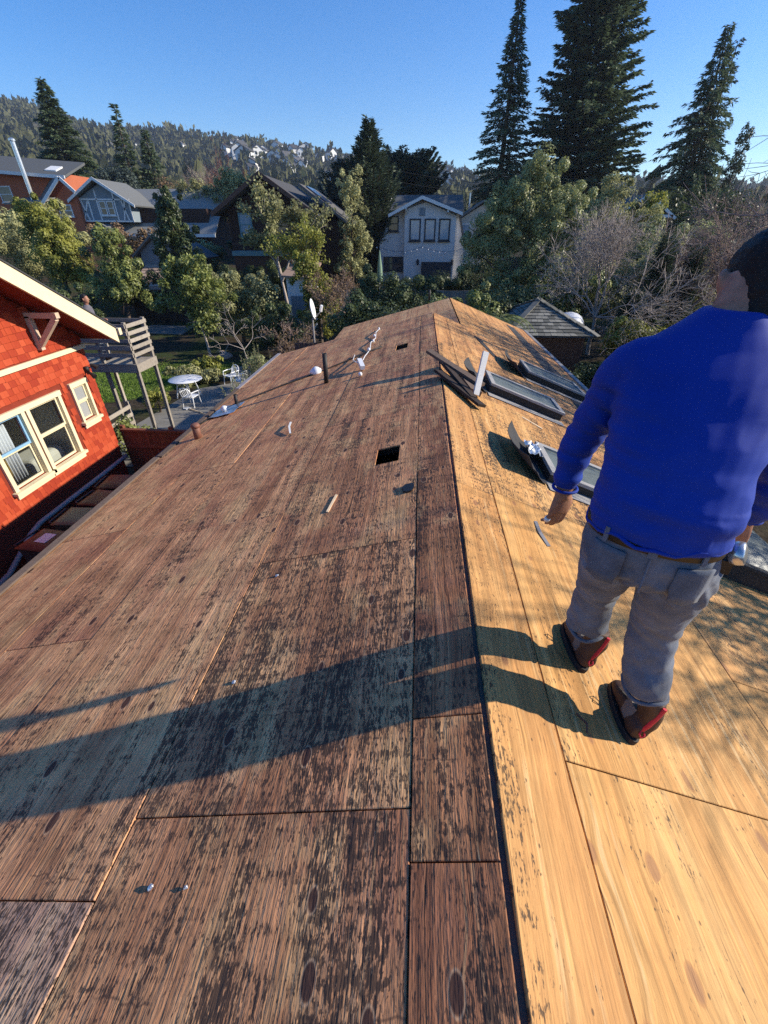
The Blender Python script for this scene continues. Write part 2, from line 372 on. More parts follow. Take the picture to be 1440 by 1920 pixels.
# ------------------------------------------------------------------ the house whose roof we stand on
ZR, SL, SR = 4.1, .27, .38
AL, AR = math.atan(SL), math.atan(SR)
XE, XW = 3.09, -3.66
RX2, YG, YF = .64, 10.5, 15.2; ZR2 = ZR - SR*RX2
house = empty('house', (0, 4, 0), 0, 'low house with its roof stripped to bare plywood, filling the foreground', 'house')
def hp(x, y, z): return (x, y-4, z)       # world point -> house space
def on_roof(x, y, h=0):
    """world point h above the deck at plan position x, y"""
    if x <= 0: return Vector((x, y, ZR+SL*x)) + Vector((-SL, 0, 1)).normalized()*h
    return Vector((x, y, ZR-SR*x)) + Vector((SR, 0, 1)).normalized()*h
wl = MB()
wl.box(-3.25, -3.05, -5.9, YG-4.1, 0, 3.16); wl.box(2.5, 2.7, -5.9, YF-4.2, 0, 2.95)
wl.prism([(-3.25, -5.9, 0), (2.7, -5.9, 0), (2.7, -5.9, 3.03), (0, -5.9, 4.02), (-3.25, -5.9, 3.15)], (0, .2, 0))
wl.prism([(-3.04, YG-4.3, 0), (2.49, YG-4.3, 0), (2.49, YG-4.3, 3.10), (0, YG-4.3, 4.03), (-3.04, YG-4.3, 3.2)], (0, .2, 0))
wl.prism([(-2.4, YF-4.4, 0), (2.69, YF-4.4, 0), (2.69, YF-4.4, 3.0), (RX2, YF-4.4, ZR2-.07), (-2.4, YF-4.4, 2.95)], (0, .2, 0))
wl.box(-2.4, -2.2, YG-4.09, YF-4.41, 0, 2.96)
wl.build('wall', M['stucco'], house)
roof = MB()                                # rafters seen through the vent openings
for k in range(24):
    y = -1.9+k*.71
    if y < YG:
        roof.bar(hp(XW+.1, y, ZR+SL*(XW+.1)-.085), hp(-.02, y, ZR-.09), .04, .13)
        roof.bar(hp(.02, y, ZR-.09), hp(XE-.1, y, ZR-SR*(XE-.1)-.085), .04, .13)
roof.bar(hp(0, -1.9, ZR-.12), hp(0, YG-.1, ZR-.12), .04, .2)
roof = roof.build('roof', M['old_wood'], house)
random.seed(11)
T = .012
def sheet(side, x0, x1, y0, y1, mould, fresh, tone, holes=(), base=None, name='plywood_sheet', lift=0., gap=.0025, thick=T, slope=None, grey=0.):
    """one board of sheathing lying on the roof plane; x0..x1 plan range, y0..y1 along the ridge"""
    a = math.atan(slope) if slope is not None else (-AL if side < 0 else AR)
    sl_ = -math.tan(a)
    if base is None: base = (0, ZR)
    xm = (x0+x1)/2; ym = (y0+y1)/2; zm = base[1] + sl_*(xm-base[0])
    hw = abs(x1-x0)/2/math.cos(a) - gap; hl = (y1-y0)/2 - gap
    m = MB()
    if holes:
        cuts = [(hx0-xm, hx1-xm, hy0-ym, hy1-ym) for hx0, hx1, hy0, hy1 in holes]; c = cuts[0]
        m.box(-hw, c[0], -hl, hl, -thick, 0); m.box(c[1], hw, -hl, hl, -thick, 0)
        m.box(c[0], c[1], -hl, c[2], -thick, 0); m.box(c[0], c[1], c[3], hl, -thick, 0)
    else:
        # bevelled, slightly worn slab
        e = .0025
        m.add([(-hw,-hl,-thick),(hw,-hl,-thick),(hw,hl,-thick),(-hw,hl,-thick),(-hw,-hl,-e),(hw,-hl,-e),(hw,hl,-e),(-hw,hl,-e),
               (-hw+e,-hl+e,0),(hw-e,-hl+e,0),(hw-e,hl-e,0),(-hw+e,hl-e,0)],
              [(0,3,2,1),(0,1,5,4),(1,2,6,5),(2,3,7,6),(3,0,4,7),(4,5,9,8),(5,6,10,9),(6,7,11,10),(7,4,8,11),(8,9,10,11)])
    o = m.build(name, ply, roof)
    lift += random.uniform(-.0012, .0022)
    o.location = (xm + math.sin(a)*lift, ym-4, zm + math.cos(a)*lift)
    o.rotation_euler = (random.uniform(-.0008, .0008), a+random.uniform(-.0015, .0015), random.uniform(-.0012, .0012))
    o.color = (mould, fresh, tone, grey)
    return o
def rows(side, x0, x1, ys, par, **kw):
    for i in range(len(ys)-1):
        p = par[min(i, len(par)-1)]
        sheet(side, x0, x1, ys[i], ys[i+1], *p, **kw)
H1 = (-.63, -.42, 3.26, 3.58); H2 = (-.68, -.47, 7.55, 7.93)
rows(-1, -.012, -.27, [-1.9, .495, .945, 3.0, 5.4, 7.8, YG], [(.52,0,.0),(.64,0,.0),(.66,0,.0),(.52,0,.30),(.5,0,.42),(.5,0,.42)], lift=.002)
R1 = [-1.9, .64, 2.12, 4.5, 6.9, 9.3, YG]; P1 = [(.66,0,.60),(.76,0,.50),(.58,0,.42),(.54,0,.46),(.52,0,.5),(.5,0,.52)]
for i in range(6):
    sheet(-1, -.27, -1.3, R1[i], R1[i+1], *P1[i], holes=[H1] if i == 2 else [H2] if i == 4 else ())
sheet(-1, -1.3, -2.25, -1.9, .40, .72, 0, .7, grey=.4)
rows(-1, -1.3, -2.25, [.40, 2.74, 5.1, 7.5, 9.9, YG], [(.50,0,.66),(.48,0,.55),(.46,0,.5),(.45,0,.5),(.45,0,.5)])
rows(-1, -2.25, -2.91, [-1.9, 1.64, 4.05, 6.5, 8.9, YG], [(.36,0,.62),(.36,0,.6),(.36,0,.55),(.38,0,.5),(.38,0,.5)])
rows(-1, -2.91, XW, [-1.9, .6, 3.0, 5.4, 7.8, YG], [(.28,0,.66),(.28,0,.64),(.28,0,.58),(.3,0,.52),(.3,0,.5)])
# right-hand slope
rows(1, .008, .287, [-1.9, 2.72, 5.1, 7.5, YG], [(.30,.85,.40),(.5,.75,.45),(.5,.65,.4),(.46,.6,.38)])
for (ya, yb, p) in [(-1.9,.85,(.10,1,.62)),(.85,2.78,(.14,1,.52)),(2.78,5.2,(.64,.88,.6)),(5.2,7.6,(.58,.66,.45)),(7.6,10.0,(.56,.6,.42)),(10.0,YG,(.5,.6,.42))]:
    sheet(1, .287, 1.5, ya, yb, *p)
for (ya, yb, p) in [(YG,12.9,(.45,.75,.4)),(12.9,YF,(.4,.7,.38))]:
    sheet(1, RX2+.01, 1.5, ya, yb, *p)
for (ya, yb, p) in [(-1.9,1.6,(.12,1,.5)),(1.6,4.0,(.4,.85,.5)),(4.0,6.4,(.56,.65,.45)),(6.4,8.8,(.56,.6,.42)),(8.8,11.2,(.52,.6,.42)),(11.2,YF,(.5,.55,.4))]:
    sheet(1, 1.5, 2.7, ya, yb, *p)
for (ya, yb, p) in [(-1.9,2.8,(.2,.9,.5)),(2.8,5.2,(.4,.8,.4)),(5.2,8.8,(.55,.6,.3)),(8.8,12,(.6,.5,.25)),(12,YF,(.6,.5,.25))]:
    sheet(1, 2.7, XE, ya, yb, *p)
# the lower rear part of the roof
for (xa, xb, ya, yb, p) in [(.62,-.55,YG+.02,12.7,(.42,.12,.75)),(.62,-.55,12.7,YF,(.35,.2,.85)),(-.55,-1.75,YG+.02,13.3,(.4,.1,.8)),(-.55,-1.75,13.3,YF,(.35,.1,.8)),(-1.75,-2.8,YG+.02,YF,(.4,.05,.75))]:
    sheet(-1, xa, xb, ya, yb, *p, base=(RX2, ZR2-.004))
# eave boards, drip edges, rake boards
m = MB(); m.box(XW-.03, XW-.006, -1.9-4, YG-4, ZR+SL*XW-.17, ZR+SL*XW-.004); m.build('fascia_board', M['fascia'], house)
m = MB(); m.box(XW-.05, XW-.032, -5.9, YG-4, ZR+SL*XW-.10, ZR+SL*XW-.012); m.box(XW-.046, XW+.05, -5.9, YG-4, ZR+SL*XW+.006, ZR+SL*XW+.010)
m.build('drip_edge', M['fascia'], house)
for ya, yb, s in [(1.2, 4.8, 0), (4.83, 7.7, .02), (7.73, YG, -.01)]:
    m = MB(); m.bar(hp(XW+.02+s, ya, ZR+SL*XW+.028), hp(XW+.02, yb, ZR+SL*XW+.03), .07, .018); m.build('starter_strip', M['old_wood'] if s >= 0 else M['drip'], house)
m = MB(); m.box(XE+.004, XE+.03, -5.9, YF-4, ZR-SR*XE-.16, ZR-SR*XE-.002); m.build('fascia_board', M['fascia'], house)
m = MB(); m.bar(hp(XE+.06, -1.9, ZR-SR*XE-.05), hp(XE+.06, YF, ZR-SR*XE-.05), .1, .09); m.build('gutter', M['greypipe'], house)
m = MB(); m.bar(hp(-.02, YG+.015, ZR-.06), hp(XW, YG+.015, ZR+SL*XW-.06), .025, .1); m.bar(hp(.01, YG+.015, ZR-.06), hp(RX2, YG+.015, ZR2-.06), .025, .1); m.build('rake_board', M['old_wood'], house)
m = MB(); m.bar(hp(RX2, YF+.015, ZR2-.06), hp(XE, YF+.015, ZR-SR*XE-.06), .025, .1); m.bar(hp(RX2, YF+.015, ZR2-.06), hp(-2.8, YF+.015, ZR2-SL*3.44-.06), .025, .1); m.build('rake_board', M['old_wood'], house)
# plumbing vents fixed through the roof
def pipe(x, y, h, r, mat, name, n=14, flange=True):
    p = on_roof(x, y); m = MB(); c = hp(p.x, p.y, p.z-.03)
    m.lathe([(r, 0), (r, h+.03), (r*.82, h+.03), (r*.82, h-.02)], n, c)
    o = m.build(name, mat, house, True); 
    for pl in o.data.polygons: pl.use_smooth = len(pl.vertices) == 4
    return o
pipe(-1.70, 6.56, .44, .036, M['iron'], 'vent_pipe'); pipe(-3.22, 6.6, .18, .028, M['iron'], 'vent_pipe'); pipe(-3.29, 5.3, .19, .052, M['copper'], 'vent_pipe')
m = MB(); p = on_roof(-3.29, 5.3); m.lathe([(.06, 0), (.06, .03), (.045, .05)], 14, hp(p.x, p.y, p.z+.16)); m.build('pipe_collar', M['copper'], house, True)
pipe(-.05, 12.9, .22, .03, M['iron'], 'vent_pipe')
# thin black line across the deck, modelled as a tube
pts = [(-.95, 8.1), (-1.12, 7.99), (-2.0, 7.40), (-2.53, 7.13), (-3.23, 6.65), (-3.52, 6.13), (-3.6, 5.9)]
m = MB(); m.tube([on_roof(x, y, .016+.01*math.sin(i*2.1)) for i, (x, y) in enumerate(pts)], .012, 7)
tag(m.build('black_line', M['iron'], None, True), 'thin black line across the left slope from the vent pipe to the eave', 'cable')

# ------------------------------------------------------------------ things lying on the roof
def thing_mesh(m, name, mat, label, cat, group=None, smooth=False):
    return tag(m.build(name, mat, None, smooth), label, cat, group)
def wire(pts, r, name, mat, label, cat):
    P = []
    for i in range(len(pts)-1):
        for k in range(4):
            t = k/4; x = pts[i][0]*(1-t)+pts[i+1][0]*t; y = pts[i][1]*(1-t)+pts[i+1][1]*t; h = pts[i][2]*(1-t)+pts[i+1][2]*t
            P.append(on_roof(x+.012*math.sin(len(P)*1.7), y+.02*math.cos(len(P)*1.1), h))
    P.append(on_roof(*pts[-1])); m = MB(); m.tube(P, r, 6); return thing_mesh(m, name, mat, label, cat, None, True)
wt = empty('wire_bundle', on_roof(-1.15, 6.4, 0), 0, 'white electrical wire with a small white junction box curling on the left slope', 'wire')
def local(parent, o): o.parent = parent; o.matrix_parent_inverse = Matrix.Translation(parent.location).inverted(); return o
def wpts(pts, r, name='cable'):
    P = [on_roof(*p) for p in pts]; m = MB(); m.tube(P, r, 6); return local(wt, m.build(name, M['white_plastic'], None, True))
wpts([(-1.167,10.1,.02),(-1.19,9.6,.05),(-1.16,9.1,.02),(-1.2,8.6,.05),(-1.17,8.1,.02),(-1.19,7.5,.05),(-1.15,7.0,.1)], .008)
wpts([(-1.44,8.0,.02),(-1.40,7.5,.04),(-1.30,7.1,.09),(-1.22,6.9,.1)], .007)
for (x, y, s) in [(-1.165, 10.0, .022), (-1.2, 9.3, .026), (-1.17, 8.75, .022), (-1.185, 8.05, .03)]:
    p = on_roof(x, y, .03); m = MB(); m.lathe([(s*.4, -.02), (s, -.01), (s, .02), (s*.3, .04)], 8, p); local(wt, m.build('wire_connector', M['white_plastic'], None, True))
p = on_roof(-1.16, 6.85, .07); m = MB(); m.bar(p+Vector((-.05,.12,.04)), p+Vector((.03,-.12,-.02)), .07, .06); local(wt, m.build('junction_box', M['white_plastic']))
p = on_roof(-1.137, 6.4, .035); m = MB(); m.lathe([(.015,-.02),(.03,-.015),(.03,.015),(.015,.03)], 10, p); local(wt, m.build('wire_cap', M['white_plastic'], None, True))
p = on_roof(-2.05, 7.42, .0); m = MB()
m.lathe([(.10, 0), (.105, .025), (.085, .07), (.045, .10), (.02, .11)], 14, p); o = thing_mesh(m, 'vent_cap', M['white_plastic'], 'white rounded plastic cap beside the tall black vent pipe', 'vent cap', None, True)
for v in o.data.vertices: v.co += Vector((mnoise.noise(v.co*9), mnoise.noise(v.co*9+Vector((5,0,0))), 0))*.03
p = on_roof(-3.28, 6.36, .012); m = MB(); n = 9
for i in range(n):
    for j in range(n):
        u, w = i/(n-1)-.5, j/(n-1)-.5; q = on_roof(p.x+u*.42, p.y+w*.5, .014+.012*mnoise.noise((u*7, w*7, 3))+.012); m.v.append(tuple(q))
m.f += [(i*n+j, (i+1)*n+j, (i+1)*n+j+1, i*n+j+1) for i in range(n-1) for j in range(n-1)]
o = thing_mesh(m, 'pipe_flashing', M['alu'], 'crumpled silver pipe flashing lying near the left eave', 'flashing')
sm = o.modifiers.new('s', 'SOLIDIFY'); sm.thickness = .003
p = on_roof(-3.31, 6.33, .03); m = MB(); m.lathe([(.05,0),(.045,.06),(.02,.075)], 12, p); local_o = m.build('collar', M['white_plastic'], o, True)
def splinter(pts, w, mat, label, cat='splinter', h=.006, group=None):
    m = MB()
    for a, b in zip(pts[:-1], pts[1:]): m.bar(on_roof(a[0], a[1], .006+(a[2] if len(a) > 2 else 0)), on_roof(b[0], b[1], .006+(b[2] if len(b) > 2 else 0)), w, h)
    return thing_mesh(m, 'wood_splinter', mat, label, cat, group)
M['pale_wood'] = plain('pale_wood', (.66, .50, .32), .7, .3, .2, 6, .2)
splinter([(-1.74,4.55,.01),(-1.80,4.75,.03),(-1.84,4.95,.015)], .022, M['white_wood'], 'bent whitish strip lying on the left slope halfway down its length')
splinter([(-.93,2.62),(-.90,2.86)], .018, M['pale_wood'], 'pale sliver of wood below the nearer vent opening')
splinter([(.57,2.56,.0),(.565,2.42,.006),(.60,2.29,.0)], .022, M['greypipe'], 'thin dark grey strip lying on the sunlit plywood left of the man\'s hand', 'metal strip')
splinter([(.395,1.06,.002),(.42,1.02,.012),(.415,.985,.002)], .006, M['copper'], 'small curl of red string on the plywood between the man\'s boots', 'string', .006)
splinter([(.98, 5.05), (1.2, 4.9)], .02, M['pale_wood'], 'pale sliver of wood on the right slope behind the nearest skylight')
# tar patch and nail heads
m = MB(); c = on_roof(-.335, 2.74, .004); ring = []
for k in range(18):
    a = k/18*2*math.pi; r = .045*(1+.35*mnoise.noise((math.cos(a)*2, math.sin(a)*2, 1))); ring.append(tuple(on_roof(c.x+r*math.cos(a), c.y+1.3*r*math.sin(a), .004)))
m.prism(ring, (0, 0, .012)); thing_mesh(m, 'tar_patch', M['tar'], 'black blob of roofing tar beside the ridge board', 'tar patch')
random.seed(5)
for i, (x, y, s, lab) in enumerate([(-1.11,.435,.007,'shiny crumpled nail head near the lower left corner'),(-.98,.435,.005,'small bright nail to the right of the crumpled nail head'),(-1.13,1.96,.008,'pale nail head by the joint on the left slope'),(-1.12,1.2,.008,'bright bent nail in the middle of the mouldy sheet')]):
    p = on_roof(x, y, .003); m = MB(); m.lathe([(s, 0), (s*1.3, .003), (s*.6, .008)], 7, p)
    o = thing_mesh(m, 'nail', M['alu'], lab, 'nail')
    for v in o.data.vertices: v.co += Vector((random.uniform(-1,1), random.uniform(-1,1), 0))*s*.4
# scrap boards on the ridge
def board(a, b, w, h, mat, label, up=(0,0,1), cat='board'):
    m = MB(); m.bar(a, b, w, h, up); return thing_mesh(m, 'scrap_board', mat, label, cat)
board((-.16, 5.98, 4.27), (.50, 5.30, 4.03), .10, .035, M['old_wood'], 'long dark board jutting over the ridge, uppermost of the scrap pile')
board((-.05, 5.42, 4.16), (.42, 4.62, 4.005), .12, .03, M['dark'], 'dark board lying flat on the sunny side under the scrap pile', (.38,0,1))
board((.02, 5.88, 4.17), (.34, 4.78, 4.035), .09, .04, M['dark'], 'dark board crossing beneath the long board of the scrap pile', (.38,0,1))
board((.30, 5.62, 4.035), (.40, 5.1, 4.00), .16, .06, M['old_wood'], 'short grey-brown block lying between the scrap boards', (.38,0,1))
board((.39, 4.98, 4.01), (.48, 5.22, 4.44), .07, .03, M['white_wood'], 'white batten standing up out of the scrap pile', (.3,-1,.2), 'batten')
# skylights lying on the right slope
def skylight(x0, x1, y0, y1, h, rise, label, frame='iron', flap=True, dome=False, tilt=0):
    e = empty('skylight', on_roof((x0+x1)/2, (y0+y1)/2, 0), 0, label, 'skylight', None)
    e.rotation_euler = (0, AR, tilt); hw = (x1-x0)/2/math.cos(AR); hl = (y1-y0)/2
    m = MB(); t = .05
    for bx in ((-hw,-hw+t,-hl,hl),(hw-t,hw,-hl,hl),(-hw+t,hw-t,-hl,-hl+t),(-hw+t,hw-t,hl-t,hl)): m.box(*bx, .0, h)
    m.build('curb', M[frame], e)
    m = MB()
    for bx in ((-hw-.015,-hw+.05,-hl-.015,hl+.015),(hw-.05,hw+.015,-hl-.015,hl+.015),(-hw+.05,hw-.05,-hl-.015,-hl+.05),(-hw+.05,hw-.05,hl-.05,hl+.015)): m.box(*bx, h+.002, h+.03)
    m.build('frame', M['greypipe'] if frame == 'iron' else M[frame], e)
    m = MB(); n = 8; w, l = hw-.04, hl-.04
    for i in range(n+1):
        for j in range(n+1):
            u, q = i/n*2-1, j/n*2-1; m.v.append((u*w, q*l, h+.012+rise*(1-u**4)*(1-q**4)))
    m.f += [(i*(n+1)+j, (i+1)*(n+1)+j, (i+1)*(n+1)+j+1, i*(n+1)+j+1) for i in range(n) for j in range(n)]
    m.build('glazing', M['grey_glaze'], e, True)
    if flap:
        m = MB(); n = 7; wd = .36
        for i in range(n):
            for j in range(n):
                u, q = i/(n-1), j/(n-1)*2-1
                m.v.append((-hw-.02-u*wd*(1-.25*q*q), q*(hl+.09)+.05*u, .012+.13*u*u+.02*mnoise.noise((u*5, q*4, hl))+.035*q*q*u))
        m.f += [(i*n+j, (i+1)*n+j, (i+1)*n+j+1, i*n+j+1) for i in range(n-1) for j in range(n-1)]
        o = m.build('flashing', M['felt'], e); sm = o.modifiers.new('s', 'SOLIDIFY'); sm.thickness = .004
        m = MB(); m.box(-hw-.012, hw+.03, -hl-.16, -hl-.004, .008, .013); m.build('side_flashing', M['greypipe'], e)
        m = MB(); m.box(-hw-.012, hw+.03, hl+.004, hl+.1, .008, .013); m.build('side_flashing', M['greypipe'], e)
    return e
s1 = skylight(.86, 1.95, 3.36, 3.98, .08, .0, 'skylight nearest the man\'s left arm, with a torn-up dark flashing')
m = MB(); n = 8
for i in range(n):
    for j in range(n):
        u, q = i/(n-1)-.5, j/(n-1)-.5; m.v.append((-.66+u*.16+.02*q, .12+q*.30, .10+.03*mnoise.noise((u*9, q*9, 1))+.03*mnoise.noise((u*23, q*23, 4))))
m.f += [(i*n+j, (i+1)*n+j, (i+1)*n+j+1, i*n+j+1) for i in range(n-1) for j in range(n-1)]
m.build('foil_patch', M['alu'], s1)
skylight(.62, 1.6, 5.55, 6.15, .10, .0, 'skylight beside the scrap boards, in the middle of the right slope')
skylight(1.55, 2.6, 7.5, 8.3, .10, .0, 'farthest skylight, near the right eave')
skylight(2.22, 3.02, 2.82, 4.1, .14, .10, 'black framed domed skylight behind the man\'s right hip', 'black_plastic', False)
m = MB(); m.prism([on_roof(2.30, 6.2, .003), on_roof(2.42, 14.6, .003), on_roof(2.66, 14.6, .003), on_roof(2.78, 6.2, .003)], (.0012, 0, .0032))  # flat dark strip on the deck, running along the eave side
thing_mesh(m, 'dark_strip', M['felt'], 'thin dark strip along the lower right slope', 'roofing felt')
m = MB(); m.prism([on_roof(.86, 9.6, .003), on_roof(.98, 9.6, .003), on_roof(1.16, 8.3, .003), on_roof(1.08, 8.2, .003)], (.0012, 0, .006))
thing_mesh(m, 'felt_scrap', M['felt'], 'small dark scrap of felt between the far skylight and the ridge', 'roofing felt')

# ------------------------------------------------------------------ people
def skin_material():
    g = G('skin'); tc = g.n('ShaderNodeTexCoord').outputs['Object']; n = g.noise(tc, 30., 4)
    c = g.ramp(n, [(.3, (.27, .125, .08)), (.7, (.40, .21, .14))])
    return g.done(g.bsdf(c, .5, .35, 0, g.bump(g.noise(tc, 160., 3), .2, .003), **{'Subsurface Weight': .08, 'Subsurface Radius': (.02, .008, .004)}))
def cloth_material(name, dark, light, weave=900., rough=.8, fade=3., sheen=.1, bump=.15):
    g = G(name); tc = g.n('ShaderNodeTexCoord').outputs['Object']
    n = g.noise(tc, fade, 5, .6); w = g.noise(g.map(tc, (1, 1, .35)), weave, 2)
    c = g.ramp(g.math('ADD', g.math('MULTIPLY', n, .75), g.math('MULTIPLY', w, .25)), [(.3, dark), (.72, light)])
    return g.done(g.bsdf(c, rough, .2, 0, g.bump(w, bump, .002), **{'Sheen Weight': sheen}))
M['skin'] = skin_material()
M['blue'] = cloth_material('blue_jersey', (.003, .024, .22), (.006, .046, .37), 700, .7, 2., .05, .1)
M['denim'] = cloth_material('grey_denim', (.045, .055, .075), (.205, .23, .28), 500, .85, 6., .1, .35)
M['hair'] = plain('dark_hair', (.012, .010, .010), .55, .3, .4, 60, .5, stretch=(1, 1, .2))
M['belt'] = plain('belt_leather', (.022, .018, .014), .5, .4, .25, 20, .15)
M['boot'] = plain('boot_leather', (.085, .045, .028), .6, .35, .35, 12, .3, dirt=.4)
M['bootgrey'] = plain('boot_panel', (.16, .14, .12), .7, .3, .25, 14, .3)
M['sole'] = plain('boot_sole', (.03, .026, .024), .7, .3, .2, 9, .2)
M['redstrip'] = plain('red_strip', (.55, .03, .045), .6, .3, .12, 9, .1)
M['greyshirt'] = cloth_material('grey_shirt', (.09, .085, .10), (.16, .155, .175))
M['tape'] = plain('steel_case', (.55, .56, .58), .25, .5, .1, 9, .05, metal=.8)

def ring_loft(m, rings, n=22, cap=True):
    """rings: (centre, side vector, front vector) with vectors already scaled to the half sizes"""
    b = len(m.v)
    for c, u, w in rings:
        c = Vector(c)
        for k in range(n):
            a = 2*math.pi*k/n; ca, sa = math.cos(a), math.sin(a); e = .88
            m.v.append(tuple(c + Vector(u)*math.copysign(abs(ca)**e, ca) + Vector(w)*math.copysign(abs(sa)**e, sa)))
    for i in range(len(rings)-1):
        for k in range(n):
            k2 = (k+1) % n; m.f.append((b+i*n+k, b+i*n+k2, b+(i+1)*n+k2, b+(i+1)*n+k))
    if cap:
        m.f.append(tuple(b+k for k in reversed(range(n)))); e_ = b+(len(rings)-1)*n; m.f.append(tuple(e_+k for k in range(n)))
    return m
def limb(m, pts, n=18, sub=4):
    """pts: (x, y, z, radius); smooth tapered limb"""
    P = [Vector(p[:3]) for p in pts]; Rr = [p[3] for p in pts]; L = len(P); C_, K_ = [], []
    for i in range(L-1):
        p0, p1, p2, p3 = P[max(i-1,0)], P[i], P[i+1], P[min(i+2,L-1)]
        r0, r1, r2, r3 = Rr[max(i-1,0)], Rr[i], Rr[i+1], Rr[min(i+2,L-1)]
        for k in range(sub):
            t = k/sub; f = lambda a,b,c,d: .5*((2*b)+(c-a)*t+(2*a-5*b+4*c-d)*t*t+(3*b-a-3*c+d)*t**3)
            C_.append(f(p0,p1,p2,p3)); K_.append(f(r0,r1,r2,r3))
    C_.append(P[-1]); K_.append(Rr[-1]); m.tube(C_, K_, n); return m
def fuse(m, voxel, smooth=6, disp=None):
    """voxel-union of everything in m, relaxed, then displaced along the normals by disp(co, no)"""
    me = m.mesh('tmp'); o = bpy.data.objects.new('tmp', me); COL.objects.link(o)
    r = o.modifiers.new('r', 'REMESH'); r.mode = 'VOXEL'; r.voxel_size = voxel
    s = o.modifiers.new('s', 'SMOOTH'); s.iterations = smooth; s.factor = .5
    dg = bpy.context.evaluated_depsgraph_get(); dg.update()
    out = bpy.data.meshes.new_from_object(o.evaluated_get(dg)); bpy.data.objects.remove(o)
    if disp:
        nv = len(out.vertices); no = [v.normal.copy() for v in out.vertices]
        for v, q in zip(out.vertices, no): v.co = v.co + q*disp(v.co, q)
    out.materials.clear(); out.polygons.foreach_set('use_smooth', [True]*len(out.polygons)); out.update()
    return out
def hand_mesh(sgn=1):
    """hand hanging down: wrist at the origin, fingers along -Z, palm facing +X*sgn, thumb towards +Y"""
    m = MB()
    ring_loft(m, [((0,0,.02),(.022,0,0),(0,.030,0)),((0,.0,-.015),(.022,0,0),(0,.034,0)),((0,.002,-.05),(.020,0,0),(0,.043,0)),((.002*sgn,0,-.085),(.017,0,0),(0,.044,0)),((.004*sgn,-.002,-.098),(.012,0,0),(0,.040,0))], 18)
    for y, l, c in ((.031,.072,.012),(.010,.082,.015),(-.011,.076,.018),(-.031,.058,.02)):
        limb(m, [(0,y,-.075,.0105),(.004*sgn,y*1.03,-.098,.0108),(.008*sgn+c*.4*sgn,y*1.06,-.098-l*.45,.0098),(.012*sgn+c*1.1*sgn,y*1.02,-.098-l*.78,.0088),(.016*sgn+c*1.9*sgn,y,-.098-l,.0065)], 10, 3)
    limb(m, [(.006*sgn,.022,-.02,.017),(.014*sgn,.044,-.048,.0145),(.022*sgn,.054,-.078,.0118),(.026*sgn,.053,-.105,.0085)], 10, 3)
    return m
def boot(parent, heel, yaw, tilt, side):
    """work boot; heel point on the deck, toe towards yaw (0 = +Y)"""
    e = bpy.data.objects.new('boot', None); 
    mt = Matrix.Translation(heel) @ Matrix.Rotation(tilt, 4, 'Y') @ Matrix.Rotation(yaw, 4, 'Z') @ Matrix.Diagonal((1.08, .92, 1, 1))
    up = mt.to_3x3() @ Vector((0,0,1))
    def put(o, par): o.parent = par; o.matrix_parent_inverse = Matrix.Identity(4); return o
    def xf(me): me.transform(Matrix.Translation(-Vector(parent.location)) @ mt); me.update(); return me
    m = MB()
    R_ = lambda y, z, w, h: ((0, y, z), (w, 0, 0), (0, 0, h))
    ring_loft(m, [R_(.005,.06,.026,.035), R_(.03,.062,.037,.045), R_(.08,.066,.040,.05), R_(.14,.062,.043,.046), R_(.20,.050,.048,.036), R_(.25,.044,.046,.03), R_(.285,.040,.036,.024), R_(.30,.038,.02,.014)], 18)
    lean = -math.tan(tilt)
    ring_loft(m, [((0+lean*0,.065,.05),(.038,0,0),(0,.058,0)), ((.01*side,.06,.11),(.040,0,0),(0,.055,0)), ((.03*lean,.06,.17),(.045,0,0),(0,.055,0)), ((.2*lean*.6,.065,.235),(.047,0,0),(0,.055,0))], 18)
    body = fuse(m, .008, 5, lambda c, q: .0035*mnoise.noise(c*28))
    o = link('boot', xf(body), M['boot'], parent)
    m = MB(); pr = []
    for k in range(28):
        a = k/28*2*math.pi; y = .15-.158*math.cos(a); w = .041+.010*math.sin((y-.02)*7) if y > .02 else .036; pr.append((w*math.copysign(abs(math.sin(a))**.6, math.sin(a)), y, 0))
    m.prism(pr, (0,0,.026)); link('sole', xf(m.mesh('sole')), M['sole'], o)
    m = MB(); m.tube([(-.004,.010,.085),(-.006,.008,.12),(-.01,.009,.17),(-.016,.012,.23)], [.007,.009,.009,.008], 8); me = m.mesh('red')
    link('heel_strip', xf(me), M['redstrip'], o)
    m = MB(); m.tube([(.004,.012,.085),(.010,-.002,.07),(.0,-.008,.06),(-.010,-.002,.07),(-.006,.012,.088)], .0035, 6); link('pull_loop', xf(m.mesh('loop')), M['redstrip'], o)
    m = MB(); ring_loft(m, [((-.030,.10,.05),(.014,0,0),(0,.035,0)), ((-.034,.105,.085),(.014,0,0),(0,.04,0)), ((-.034,.10,.12),(.012,0,0),(0,.03,0))], 12); link('side_panel', xf(m.mesh('panel')), M['bootgrey'], o)
    m = MB()
    for k in range(2): m.tube([(-.02,.16,.085),(-.055-.01*k,.17+.02*k,.095),(-.06,.20,.075),(-.02,.18,.085)], .0028, 5)
    link('lace', xf(m.mesh('lace')), M['sole'], o)
    return o

man = empty('person', (.52, 1.16, 3.89), 0, 'man in a blue long-sleeved shirt and grey jeans walking away on the sunny slope', 'person')
mo = Vector(man.location)
def mlink(name, me, mat, par=None):
    me.transform(Matrix.Translation(-mo)); me.update(); return link(name, me, mat, par or man)
def ax2(yaw, hw, hd):
    a = R(yaw); return (math.cos(a)*hw, -math.sin(a)*hw, 0), (math.sin(a)*hd, math.cos(a)*hd, 0)
def body_rings(lst): return [((x, y, z), *ax2(yaw, hw, hd)) for x, y, z, hw, hd, yaw in lst]
